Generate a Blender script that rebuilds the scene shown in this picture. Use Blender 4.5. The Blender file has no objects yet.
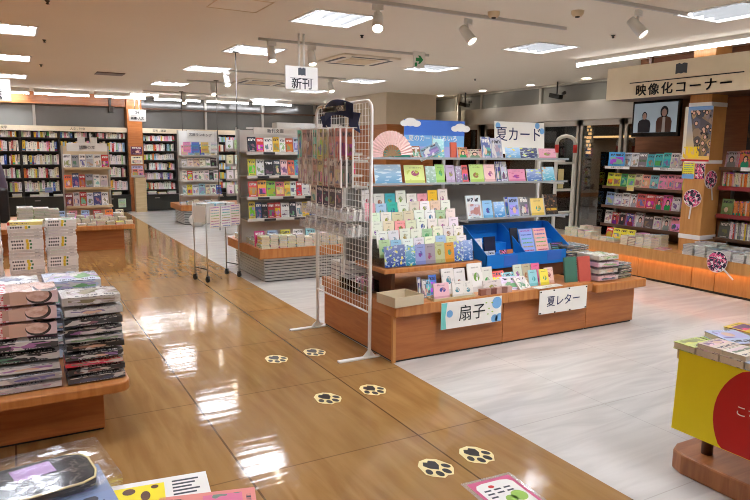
import bpy, math, random
from mathutils import Vector, Matrix, Euler
rng = random.Random(11)
SC = bpy.context.scene
COL = SC.collection
R = math.radians
T = Matrix.Translation
def RX(a): return Matrix.Rotation(R(a), 4, 'X')
def RY(a): return Matrix.Rotation(R(a), 4, 'Y')
def RZ(a): return Matrix.Rotation(R(a), 4, 'Z')
def SCL(x, y, z): return Matrix.Diagonal((x, y, z, 1))
ID = Matrix.Identity(4)
def lin(c):
    return tuple(((v / 255) / 12.92 if v / 255 <= .04045 else ((v / 255 + .055) / 1.055) ** 2.4) for v in c)
ONES = 'first second third fourth fifth sixth seventh eighth ninth tenth eleventh twelfth thirteenth fourteenth fifteenth sixteenth seventeenth eighteenth nineteenth'.split()
TENS = {2: ('twenty', 'twentieth'), 3: ('thirty', 'thirtieth'), 4: ('forty', 'fortieth'), 5: ('fifty', 'fiftieth'), 6: ('sixty', 'sixtieth'), 7: ('seventy', 'seventieth'), 8: ('eighty', 'eightieth'), 9: ('ninety', 'ninetieth')}
def ordn(n):
    if n < 20: return ONES[n - 1]
    t, u = divmod(n, 10)
    return TENS[t][1] if u == 0 else TENS[t][0] + '-' + ONES[u - 1]

# ------------------------------------------------------------------ materials
class NT:
    def __init__(s, name):
        s.m = bpy.data.materials.new(name); s.m.use_nodes = True
        s.t = s.m.node_tree; s.b = s.t.nodes['Principled BSDF']; s.out = s.t.nodes['Material Output']
    def n(s, typ, **k):
        nd = s.t.nodes.new(typ)
        for a, v in k.items(): setattr(nd, a, v)
        return nd
    def put(s, sock, v):
        if hasattr(v, 'is_output'): s.t.links.new(v, sock)
        else:
            try: sock.default_value = v
            except Exception: sock.default_value = tuple(v) + (1,)
    def mth(s, op, a, b=0.0, c=None):
        nd = s.n('ShaderNodeMath', operation=op)
        s.put(nd.inputs[0], a); s.put(nd.inputs[1], b)
        if c is not None: s.put(nd.inputs[2], c)
        return nd.outputs[0]
    def vm(s, op, a, b):
        nd = s.n('ShaderNodeVectorMath', operation=op)
        s.put(nd.inputs[0], a); s.put(nd.inputs[1], b)
        return nd.outputs[0]
    def mix(s, f, a, b):
        nd = s.n('ShaderNodeMix', data_type='RGBA')
        s.put(nd.inputs[0], f)
        s.put(nd.inputs[6], a if hasattr(a, 'is_output') else tuple(a)[:3] + (1,))
        s.put(nd.inputs[7], b if hasattr(b, 'is_output') else tuple(b)[:3] + (1,))
        return nd.outputs[2]
    def hsv(s, c, h=.5, sa=1., v=1.):
        nd = s.n('ShaderNodeHueSaturation')
        s.put(nd.inputs['Hue'], h); s.put(nd.inputs['Saturation'], sa); s.put(nd.inputs['Value'], v); s.put(nd.inputs['Color'], c)
        return nd.outputs[0]
    def noise(s, vec, scale=1., detail=2., col=False, dist=0.):
        nd = s.n('ShaderNodeTexNoise')
        s.put(nd.inputs['Vector'], vec); nd.inputs['Scale'].default_value = scale; nd.inputs['Detail'].default_value = detail
        nd.inputs['Distortion'].default_value = dist
        return nd.outputs['Color' if col else 0]
    def vor(s, vec, scale=1., col=True):
        nd = s.n('ShaderNodeTexVoronoi')
        s.put(nd.inputs['Vector'], vec); nd.inputs['Scale'].default_value = scale
        return nd.outputs['Color' if col else 'Distance']
    def sep(s, v):
        nd = s.n('ShaderNodeSeparateXYZ'); s.put(nd.inputs[0], v); return nd.outputs
    def comb(s, x, y, z=0.):
        nd = s.n('ShaderNodeCombineXYZ')
        for i, v in enumerate((x, y, z)): s.put(nd.inputs[i], v)
        return nd.outputs[0]
    def step(s, v, e): return s.mth('GREATER_THAN', v, e)
    def smooth(s, v, a, b):
        nd = s.n('ShaderNodeMapRange', interpolation_type='SMOOTHSTEP')
        s.put(nd.inputs[0], v); nd.inputs[1].default_value = a; nd.inputs[2].default_value = b
        return nd.outputs[0]
    def band(s, v, a, b): return s.mth('MULTIPLY', s.step(v, a), s.mth('LESS_THAN', v, b))
    def ell(s, u, v, cx, cy, rx, ry):
        a = s.mth('DIVIDE', s.mth('SUBTRACT', u, cx), rx); b = s.mth('DIVIDE', s.mth('SUBTRACT', v, cy), ry)
        return s.mth('LESS_THAN', s.mth('ADD', s.mth('MULTIPLY', a, a), s.mth('MULTIPLY', b, b)), 1.)
    def uv(s): return s.n('ShaderNodeTexCoord').outputs['UV']
    def pos(s): return s.n('ShaderNodeNewGeometry').outputs['Position']
    def objc(s): return s.n('ShaderNodeTexCoord').outputs['Object']
    def oi(s):
        nd = s.n('ShaderNodeObjectInfo'); return nd.outputs['Color'], nd.outputs['Random']
    def bump(s, h, st=.2, d=.01, coat=False):
        nd = s.n('ShaderNodeBump'); s.put(nd.inputs['Height'], h)
        nd.inputs['Strength'].default_value = st; nd.inputs['Distance'].default_value = d
        s.t.links.new(nd.outputs[0], s.b.inputs['Coat Normal' if coat else 'Normal'])
    def fin(s, col, rough=.5, metal=0., coat=0., coatr=.05, spec=.5):
        s.put(s.b.inputs['Base Color'], col); s.put(s.b.inputs['Roughness'], rough); s.b.inputs['Metallic'].default_value = metal
        s.b.inputs['Coat Weight'].default_value = coat; s.b.inputs['Coat Roughness'].default_value = coatr
        s.b.inputs['Specular IOR Level'].default_value = spec
        return s.m

def plain(name, c, rough=.5, metal=0., coat=0., var=.06, spec=.5):
    s = NT(name); c = lin(c)
    f = s.noise(s.objc(), 6., 3.)
    return s.fin(s.mix(f, [v * (1 - var) for v in c], [min(1, v * (1 + var)) for v in c]), rough, metal, coat, spec=spec)
def emit(name, c, st):
    s = NT(name); c = lin(c)
    s.fin(c, .5); s.put(s.b.inputs['Emission Color'], tuple(c) + (1,)); s.b.inputs['Emission Strength'].default_value = st
    return s.m
def woodm(name, a, b, sx=(3., 3., 30.), rough=.35, coat=.2):
    s = NT(name)
    v = s.vm('MULTIPLY', s.objc(), sx)
    f = s.noise(v, 1., 5., dist=.6)
    f2 = s.noise(s.objc(), 2., 2.)
    c = s.mix(s.smooth(f, .3, .7), lin(a), lin(b))
    c = s.mix(s.mth('MULTIPLY', f2, .25), c, lin([x * .8 for x in a]))
    return s.fin(c, rough, coat=coat, coatr=.15)
def glassm(name, tint=(.9, .93, .94), mixv=.86, rough=.03):
    s = NT(name)
    tr = s.n('ShaderNodeBsdfTransparent'); tr.inputs[0].default_value = tuple(tint) + (1,)
    gl = s.n('ShaderNodeBsdfGlossy'); gl.inputs['Roughness'].default_value = rough
    fr = s.n('ShaderNodeFresnel'); fr.inputs[0].default_value = 1.45
    mx = s.n('ShaderNodeMixShader')
    s.t.links.new(s.mth('ADD', fr.outputs[0], 1 - mixv - .04), mx.inputs[0])
    s.t.links.new(tr.outputs[0], mx.inputs[1]); s.t.links.new(gl.outputs[0], mx.inputs[2]); s.t.links.new(mx.outputs[0], s.out.inputs[0])
    return s.m

M = {}
M['white'] = plain('white_paint', (226, 224, 218), .45)
M['whitemetal'] = plain('white_powder_coat', (232, 230, 224), .35)
M['grey'] = plain('grey_metal', (150, 148, 142), .35, .6)
M['steel'] = plain('brushed_steel', (186, 182, 174), .36, .9)
M['darkmetal'] = plain('dark_metal', (70, 66, 62), .35, .8)
M['black'] = plain('black_plastic', (22, 22, 24), .4)
M['blackgloss'] = plain('black_gloss', (12, 12, 14), .15)
M['shelfblack'] = plain('black_shelf', (38, 33, 30), .45)
M['cabinet'] = plain('dark_green_cabinet', (38, 40, 34), .4)
M['beige'] = plain('beige_laminate', (218, 196, 160), .5)
M['beigewall'] = plain('beige_wall', (206, 190, 165), .7)
M['orange'] = woodm('orange_wood', (188, 116, 60), (170, 98, 46))
M['table'] = woodm('table_wood', (192, 120, 62), (174, 100, 48), rough=.4, coat=.25)
M['tableh'] = woodm('table_wood_edge', (204, 136, 74), (186, 114, 56), (30., 3., 3.), rough=.35, coat=.3)
M['bench'] = woodm('bench_wood', (210, 152, 86), (194, 132, 68), (3., 30., 3.), rough=.4)
M['plinth'] = woodm('plinth_wood', (176, 112, 62), (150, 88, 44), (3., 30., 3.), rough=.4)
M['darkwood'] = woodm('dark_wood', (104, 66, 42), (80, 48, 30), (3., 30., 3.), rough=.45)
M['brownshelf'] = plain('brown_shelf', (98, 68, 50), .45)
M['wallwood'] = woodm('wall_wood', (150, 92, 52), (130, 74, 40), (3., 3., 30.), rough=.5)
M['palerail'] = plain('pale_rail', (196, 192, 184), .4)
M['rededge'] = plain('red_edging', (140, 44, 44), .5)
M['palebox'] = woodm('pale_wood', (214, 192, 150), (200, 176, 132))
M['sign'] = woodm('sign_wood', (236, 222, 194), (228, 212, 182), (3., 14., 3.), rough=.5, coat=.1)
M['ink'] = plain('black_ink', (28, 30, 36), .6, var=.02)
M['inkblue'] = plain('blue_ink', (30, 36, 90), .6, var=.02)
M['whiteink'] = plain('white_ink', (245, 244, 240), .6, var=.02)
M['goldink'] = plain('pale_gold_ink', (226, 200, 190), .5, var=.02)
M['redink'] = plain('red_ink', (205, 40, 36), .5)
M['greenink'] = plain('green_ink', (0, 140, 70), .5)
M['yellow'] = plain('yellow_board', (244, 224, 24), .4)
M['redboard'] = plain('red_board', (196, 22, 24), .4)
M['navy'] = plain('navy_cloth', (38, 48, 92), .7)
M['blue'] = plain('blue_card', (22, 120, 208), .4)
M['bluepatch'] = plain('blue_violet_card', (60, 110, 200), .4)
M['cream'] = plain('cream_vinyl', (236, 220, 160), .4)
M['creamcard'] = plain('cream_card', (206, 192, 164), .6)
M['pads'] = plain('dark_vinyl', (30, 24, 22), .4)
M['pinkpaper'] = plain('pink_paper', (206, 92, 130), .4)
M['paper'] = plain('white_paper', (238, 236, 230), .5)
M['frost'] = plain('frosted_transom', (120, 120, 116), .3)
M['louvre'] = plain('louvre_metal', (205, 205, 200), .3, .5)
M['groove'] = plain('louvre_groove', (60, 60, 60), .5)
M['acryl'] = glassm('clear_acrylic', (.95, .97, .97), .94)
M['film'] = glassm('clear_film', (.98, .98, .98), .96, .1)
def clearm(name, base=.08, wr=.3):
    s = NT(name)
    n = s.noise(s.vm('MULTIPLY', s.objc(), (7., 7., 7.)), 1., 4., dist=1.5)
    tr = s.n('ShaderNodeBsdfTransparent'); df = s.n('ShaderNodeBsdfDiffuse'); df.inputs[0].default_value = (.85, .86, .86, 1)
    gl = s.n('ShaderNodeBsdfGlossy'); gl.inputs['Roughness'].default_value = .12
    m1 = s.n('ShaderNodeMixShader'); m2 = s.n('ShaderNodeMixShader')
    m1.inputs[0].default_value = base
    s.t.links.new(tr.outputs[0], m1.inputs[1]); s.t.links.new(df.outputs[0], m1.inputs[2])
    s.put(m2.inputs[0], s.mth('ADD', .03, s.mth('MULTIPLY', s.smooth(n, .5, .72), wr)))
    s.t.links.new(m1.outputs[0], m2.inputs[1]); s.t.links.new(gl.outputs[0], m2.inputs[2]); s.t.links.new(m2.outputs[0], s.out.inputs[0])
    return s.m
M['clear'] = clearm('clear_plastic', .16, .12); M['bagfilm'] = clearm('wrinkled_film', .04, .4)
M['cleartint'] = plain('pale_acrylic_edge', (160, 166, 168), .25)
M['glass'] = glassm('door_glass', (.72, .72, .70), .9)
M['tglass'] = plain('dark_transom_glass', (108, 107, 104), .12, spec=.8)
M['panel'] = emit('panel_light', (238, 243, 255), 17.)
M['tube'] = emit('tube_light', (250, 250, 255), 11.)
M['spot'] = emit('spot_light', (255, 244, 226), 16.)
M['led'] = emit('led_strip', (255, 200, 124), 5.)
M['lobby'] = emit('lobby_lamp', (255, 205, 140), 1.1)
M['screen'] = emit('tv_picture', (132, 144, 152), .22)
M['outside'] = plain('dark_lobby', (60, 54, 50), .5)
M['skin'] = plain('skin', (210, 160, 135), .5)
M['hair'] = plain('black_hair', (24, 20, 18), .5)
M['jacket'] = plain('mauve_jacket', (104, 96, 116), .8)
M['trousers'] = plain('dark_trousers', (22, 22, 26), .8)

def m_floor_wood():
    s = NT('waxed_wood_panels')
    p = s.pos(); x, y, z = s.sep(p)
    fx = s.mth('FRACT', s.mth('ADD', x, 10.083)); fy = s.mth('FRACT', s.mth('DIVIDE', s.mth('ADD', y, 7.62), 1.05))
    ex = s.mth('MINIMUM', fx, s.mth('SUBTRACT', 1., fx)); ey = s.mth('MINIMUM', fy, s.mth('SUBTRACT', 1., fy))
    gap = s.mth('MAXIMUM', s.mth('LESS_THAN', ex, .0055), s.mth('MULTIPLY', s.mth('LESS_THAN', ey, .0045), .6))
    ix = s.mth('FLOOR', s.mth('ADD', x, 10.083)); iy = s.mth('FLOOR', s.mth('DIVIDE', s.mth('ADD', y, 7.62), 1.05))
    wn = s.n('ShaderNodeTexWhiteNoise', noise_dimensions='2D'); s.put(wn.inputs['Vector'], s.comb(ix, iy))
    g = s.noise(s.vm('MULTIPLY', p, (14., 1.6, 1.)), 1., 6., dist=.5)
    g2 = s.noise(s.vm('MULTIPLY', p, (2.2, 1.4, 1.)), 1., 4.)
    c = s.mix(s.smooth(g, .25, .75), lin((146, 106, 58)), lin((172, 132, 82)))
    c = s.mix(s.mth('MULTIPLY', s.smooth(g2, .35, .7), .5), c, lin((168, 130, 78)))
    c = s.mix(s.mth('MULTIPLY', wn.outputs[0], .22), c, lin((140, 106, 60)))
    c = s.mix(s.mth('MULTIPLY', gap, .7), c, lin((60, 36, 18)))
    s.bump(s.noise(s.vm('MULTIPLY', p, (2., 11., 1.)), 1., 2.), .07, .02)
    return s.fin(c, s.mth('ADD', .05, s.mth('MULTIPLY', g2, .07)), coat=0., spec=.4)
def m_floor_tile():
    s = NT('white_floor_tiles')
    p = s.pos(); x, y, z = s.sep(p)
    fx = s.mth('FRACT', s.mth('DIVIDE', s.mth('ADD', x, 7.57), .9)); fy = s.mth('FRACT', s.mth('DIVIDE', s.mth('ADD', y, 7.2), .9))
    e = s.mth('MAXIMUM', s.mth('LESS_THAN', fx, .006), s.mth('LESS_THAN', fy, .006))
    g = s.noise(s.vm('MULTIPLY', p, (1.2, 7., 1.)), 1., 5., dist=1.)
    c = s.mix(s.smooth(g, .3, .7), lin((208, 204, 198)), lin((190, 186, 180)))
    c = s.mix(s.mth('MULTIPLY', e, .3), c, lin((120, 112, 100)))
    s.bump(s.noise(s.vm('MULTIPLY', p, (2., 2., 1.)), 1., 3.), .03, .02)
    return s.fin(c, .14)
def m_ceiling():
    s = NT('ceiling_board')
    c = s.mix(s.noise(s.pos(), .8, 3.), lin((230, 220, 203)), lin((236, 227, 211)))
    return s.fin(c, .75)
M['fwood'] = m_floor_wood(); M['ftile'] = m_floor_tile(); M['ceil'] = m_ceiling()

def m_cover(name, style='art', coat=.3, wrinkle=False):
    s = NT(name)
    base, rnd = s.oi()
    uv = s.uv(); u, v, _ = s.sep(uv)
    r = s.mth('MULTIPLY', rnd, 91.)
    off = s.comb(r, s.mth('MULTIPLY', rnd, 37.))
    lum = s.n('ShaderNodeRGBToBW'); s.put(lum.inputs[0], base)
    dark = s.step(.22, lum.outputs[0])
    txt = s.mix(dark, (.03, .03, .05), (.92, .9, .86))
    p1 = s.vm('ADD', s.vm('MULTIPLY', uv, (2.2, 3., 1.)), off)
    p2 = s.vm('ADD', s.vm('MULTIPLY', uv, (6., 9., 1.)), off)
    vc = s.vor(p2, 1.); vr, vg, vb = s.sep(vc)
    if style in ('art', 'bag'):
        hue = s.mth('FRACT', s.mth('MULTIPLY', rnd, 13.))
        alt = s.hsv(base, s.mth('ADD', .3, s.mth('MULTIPLY', hue, .4)), 1.1, s.mth('ADD', .6, s.mth('MULTIPLY', s.mth('FRACT', s.mth('MULTIPLY', rnd, 31.)), .7)))
        acc = s.hsv(lin((170, 120, 100)) + (1,), s.mth('FRACT', s.mth('MULTIPLY', rnd, 53.)), .9, s.mth('ADD', .3, hue))
        pic = s.mth('MULTIPLY', s.band(u, .1, .9), s.band(v, .14, s.mth('ADD', .5, s.mth('MULTIPLY', hue, .16))))
        col = s.mix(s.mth('MULTIPLY', pic, .85), base, alt)
        m1 = s.step(s.noise(p1, .9, 2.), .52); col = s.mix(s.mth('MULTIPLY', s.mth('MULTIPLY', m1, pic), .9), col, acc)
        m2 = s.ell(u, v, s.mth('ADD', .35, s.mth('MULTIPLY', hue, .3)), .34, .17, .16); col = s.mix(s.mth('MULTIPLY', m2, s.step(rnd, .35)), col, s.mix(s.step(rnd, .65), lin((224, 186, 160)), acc))
        tb = s.mth('MULTIPLY', s.band(v, .74, .9), s.step(s.noise(s.comb(s.mth('ADD', s.mth('MULTIPLY', u, 14.), r), s.mth('MULTIPLY', v, 7.)), 1., 1.), .47))
        col = s.mix(s.mth('MULTIPLY', tb, s.band(u, .1, .9)), col, txt)
        tl = s.mth('MULTIPLY', s.band(v, .05, .1), s.step(s.noise(s.comb(s.mth('ADD', s.mth('MULTIPLY', u, 40.), r), 1.), 1., 1.), .5))
        col = s.mix(s.mth('MULTIPLY', tl, s.band(u, .2, .8)), col, txt)
        if style == 'bag':
            col = s.mix(s.mth('MULTIPLY', s.step(s.noise(s.vm('MULTIPLY', p1, (1.2, .5, 1.)), 1., 2.), .56), .85), col, lin((214, 212, 208)))
    elif style == 'portrait':  # front of a bagged portrait book: red print at the left, cropped face with dark hair at the right
        col = base
        tr_ = s.mth('MULTIPLY', s.band(u, .04, .34), s.step(s.noise(s.vm('MULTIPLY', uv, (16., 7., 1.)), 1., 1.), .52)); col = s.mix(tr_, col, lin((206, 60, 70)))
        col = s.mix(s.band(u, .38, .6), col, lin((214, 172, 150)))
        col = s.mix(s.ell(u, v, .755, .5, .17, .52), col, lin((60, 48, 44))); fc = s.ell(u, v, .74, .58, .15, .45)
        col = s.mix(fc, col, s.mix(s.smooth(s.noise(s.vm('MULTIPLY', uv, (9., 4., 1.)), 1., 2.), .35, .65), lin((206, 160, 140)), lin((232, 200, 184))))
        col = s.mix(s.mth('MULTIPLY', s.band(u, .3, .38), s.band(v, .1, .9)), col, lin((190, 150, 130)))
    elif style == 'face':
        col = s.mix(s.step(s.noise(p1, 1.3, 2.), .55), base, s.hsv(base, s.mth('ADD', .3, s.mth('MULTIPLY', vr, .4)), 1.2, .8))
        cx = s.mth('ADD', .38, s.mth('MULTIPLY', rnd, .24))
        col = s.mix(s.ell(u, v, cx, .14, .36, .28), col, s.hsv(base, s.mth('ADD', .2, rnd), 1.3, .45))
        col = s.mix(s.ell(u, v, cx, .5, .2, .21), col, lin((34, 26, 24)))
        col = s.mix(s.ell(u, v, cx, .46, .135, .15), col, lin((226, 182, 158)))
        ey = s.mth('MULTIPLY', s.band(v, .47, .495), s.mth('MAXIMUM', s.band(s.mth('SUBTRACT', u, cx), -.08, -.03), s.band(s.mth('SUBTRACT', u, cx), .03, .08)))
        col = s.mix(ey, col, (.03, .02, .02))
        mo = s.mth('MULTIPLY', s.band(v, .385, .4), s.band(s.mth('SUBTRACT', u, cx), -.04, .04)); col = s.mix(mo, col, lin((190, 80, 80)))
        tb = s.mth('MULTIPLY', s.band(v, .8, .94), s.step(s.noise(s.comb(s.mth('ADD', s.mth('MULTIPLY', u, 12.), r), s.mth('MULTIPLY', v, 8.)), 1., 1.), .48))
        col = s.mix(tb, col, s.hsv(txt, s.mth('ADD', .5, rnd), 1., 1.))
        sd = s.mth('MULTIPLY', s.mth('MAXIMUM', s.step(u, .82), s.step(.13, u)), s.step(s.noise(s.comb(s.mth('MULTIPLY', u, 30.), s.mth('ADD', s.mth('MULTIPLY', v, 30.), r)), 1., 1.), .55))
        col = s.mix(sd, col, lin((200, 50, 90)))
    elif style == 'card':     # greeting card: pale ground, one motif, thin title
        cx = s.mth('ADD', .42, s.mth('MULTIPLY', rnd, .16)); cy = s.mth('ADD', .36, s.mth('MULTIPLY', s.mth('FRACT', s.mth('MULTIPLY', rnd, 7.)), .2))
        hue = s.mth('FRACT', s.mth('MULTIPLY', rnd, 13.))
        tone = s.hsv(lin((150, 130, 110)) + (1,), s.mth('ADD', .1, hue), 1.7, 1.1); tone2 = s.hsv(base, .5, 1.5, .62)
        mot = s.mth('MULTIPLY', s.ell(u, v, cx, cy, .2, .15), s.step(s.noise(p2, .8, 1.), .42))
        col = s.mix(s.mth('MULTIPLY', s.step(.18, v), .5), base, tone2)
        col = s.mix(mot, col, tone)
        col = s.mix(s.mth('MULTIPLY', s.ell(u, v, s.mth('ADD', cx, .08), s.mth('ADD', cy, .06), .09, .08), .8), col, tone2)
        col = s.mix(s.mth('MULTIPLY', s.step(s.noise(p1, 1.4, 2.), .66), .6), col, tone2)
        tl = s.mth('MULTIPLY', s.band(v, .82, .87), s.step(s.noise(s.comb(s.mth('ADD', s.mth('MULTIPLY', u, 30.), r), 1.), 1., 1.), .5))
        col = s.mix(s.mth('MULTIPLY', s.mth('MULTIPLY', tl, s.band(u, .25, .75)), .7), col, txt)
    elif style == 'sea':      # summer postcard: sea and sky with flowers or fireworks
        sky = s.mix(v, s.hsv(base, .5, 1.1, .75), s.hsv(base, .5, .6, 1.3))
        wv = s.step(s.noise(s.vm('MULTIPLY', p2, (.5, .9, 1.)), 1., 2.), .57)
        col = s.mix(s.mth('MULTIPLY', wv, .6), sky, lin((220, 236, 240)))
        fl = s.step(.34, s.vor(p2, .55, False))
        col = s.mix(s.mth('MULTIPLY', fl, s.mth('MULTIPLY', s.step(rnd, .45), s.step(s.noise(p1, 1., 1.), .5))), col, s.hsv(lin((240, 120, 110)) + (1,), s.mth('ADD', .35, s.mth('MULTIPLY', rnd, .35)), 1., 1.))
    elif style == 'spinev':   # spine: title characters running down, publisher band
        tb = s.mth('MULTIPLY', s.band(v, .34, .92), s.step(s.noise(s.comb(s.mth('MULTIPLY', u, 3.), s.mth('ADD', s.mth('MULTIPLY', v, 22.), r)), 1., 1.), .5))
        col = s.mix(s.mth('MULTIPLY', tb, s.band(u, .36, .64)), base, txt)
        bd = s.mth('MULTIPLY', s.band(v, .05, .22), s.step(rnd, .68))
        col = s.mix(bd, col, s.hsv(base, s.mth('ADD', .1, rnd), 1.5, .6))
        tp = s.mth('MULTIPLY', s.step(v, .93), s.step(.4, rnd)); col = s.mix(tp, col, s.hsv(base, rnd, 1.3, .7))
    elif style == 'blocks':   # white spine with rows of black character blocks and a yellow and a green patch
        f = s.mth('FRACT', s.mth('MULTIPLY', v, 14.))
        tb = s.mth('MULTIPLY', s.mth('MULTIPLY', s.band(v, .56, .92), s.band(f, .15, .8)), s.band(u, .25, .75))
        col = s.mix(tb, base, (.03, .03, .04))
        col = s.mix(s.band(v, .42, .5), col, lin((226, 196, 40)))
        col = s.mix(s.mth('MULTIPLY', s.band(v, .34, .40), s.band(u, .2, .8)), col, lin((60, 120, 70)))
    elif style == 'text':     # printed sheet: coloured rules
        f = s.mth('FRACT', s.mth('MULTIPLY', v, 8.))
        tb = s.mth('MULTIPLY', s.mth('MULTIPLY', s.band(f, .3, .62), s.band(u, .1, .9)), s.step(s.noise(s.comb(s.mth('ADD', s.mth('MULTIPLY', u, 24.), r), s.mth('MULTIPLY', v, 24.)), 1., 1.), .42))
        col = s.mix(tb, base, s.hsv(lin((190, 110, 90)) + (1,), s.mth('ADD', .1, s.mth('MULTIPLY', s.mth('FLOOR', s.mth('MULTIPLY', v, 8.)), .17)), 1., .8))
    elif style == 'crowd':    # film poster: many heads over a warm and blue sky, yellow title
        col = s.mix(v, lin((244, 200, 90)), lin((110, 160, 215)))
        col = s.mix(s.step(.12, u), col, lin((236, 226, 206)))
        sc = s.vm('MULTIPLY', uv, (6., 9., 1.)); d = s.vor(sc, 1., False); hc = s.sep(s.vor(sc, 1.))
        on = s.mth('MULTIPLY', s.band(v, .1, .93), s.step(s.mth('ADD', u, s.mth('MULTIPLY', v, .35)), .52))
        col = s.mix(s.mth('MULTIPLY', on, .9), col, s.mix(hc[0], lin((40, 38, 46)), s.mix(hc[1], lin((60, 70, 120)), lin((190, 150, 90)))))
        col = s.mix(s.mth('MULTIPLY', s.step(.42, d), on), col, lin((34, 28, 28)))
        col = s.mix(s.mth('MULTIPLY', s.step(.30, d), on), col, lin((226, 184, 158)))
        tb = s.mth('MULTIPLY', s.mth('MULTIPLY', s.band(v, .06, .27), s.band(u, .04, .62)), s.step(s.noise(s.vm('MULTIPLY', uv, (11., 8., 1.)), 1., 1.), .47))
        col = s.mix(tb, col, lin((250, 214, 30))); col = s.mix(s.step(.035, v), col, lin((200, 30, 40)))
    elif style == 'darkposter':
        col = s.mix(s.step(s.noise(s.vm('MULTIPLY', uv, (5., 6., 1.)), 1., 3.), .55), (.02, .018, .02), lin((96, 74, 52)))
        d = s.vor(s.vm('MULTIPLY', uv, (4., 5., 1.)), 1., False)
        col = s.mix(s.mth('MULTIPLY', s.step(.24, d), s.step(v, .4)), col, lin((190, 140, 110)))
        tb = s.mth('MULTIPLY', s.mth('MULTIPLY', s.band(v, .22, .34), s.band(u, .12, .9)), s.step(s.noise(s.vm('MULTIPLY', uv, (16., 6., 1.)), 1., 1.), .45))
        col = s.mix(tb, col, lin((214, 170, 60)))
    elif style == 'swirl':    # round hand fan: pink, navy and white print
        n1 = s.noise(s.vm('ADD', s.vm('MULTIPLY', uv, (4., 4., 1.)), off), 1., 2., dist=1.5)
        col = s.mix(s.step(n1, .52), lin((34, 30, 60)), lin((226, 90, 140)))
        n2 = s.noise(s.vm('ADD', s.vm('MULTIPLY', uv, (5., 5., 1.)), (8., 2., 0.)), 1., 2., dist=1.5)
        col = s.mix(s.step(n2, .60), col, lin((240, 226, 230)))
    if wrinkle:
        s.bump(s.noise(s.vm('ADD', s.vm('MULTIPLY', s.objc(), (9., 9., 40.)), off), 1., 4., dist=1.), .9, .02, coat=True)
        return s.fin(col, .45, coat=1., coatr=.08)
    return s.fin(col, .4, coat=coat, coatr=.2)
for st in ('art', 'face', 'card', 'sea', 'spinev', 'blocks', 'text', 'crowd', 'darkposter', 'swirl'):
    M['c_' + st] = m_cover('print_' + st, st)
M['c_bag'] = m_cover('print_bagged', 'bag', wrinkle=True)
M['c_bagface'] = m_cover('print_bagged_face', 'portrait', wrinkle=True)
def m_flat():
    s = NT('tinted'); c, r = s.oi(); return s.fin(s.hsv(c, .5, 1., s.mth('ADD', .95, s.mth('MULTIPLY', s.noise(s.objc(), 5.), .1))), .4, coat=.2, coatr=.2)
M['tint'] = m_flat()
def m_pages(name, a, b):
    s = NT(name); u, v, _ = s.sep(s.uv()); _, r = s.oi()
    n = s.noise(s.comb(1., s.mth('ADD', s.mth('MULTIPLY', v, 26.), s.mth('MULTIPLY', r, 50.))), 1., 2.)
    return s.fin(s.mix(n, lin(a), lin(b)), .75)
M['pages'] = m_pages('page_block', (238, 228, 204), (212, 198, 172))
M['wpages'] = m_pages('white_page_block', (232, 230, 224), (196, 192, 186))

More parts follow.
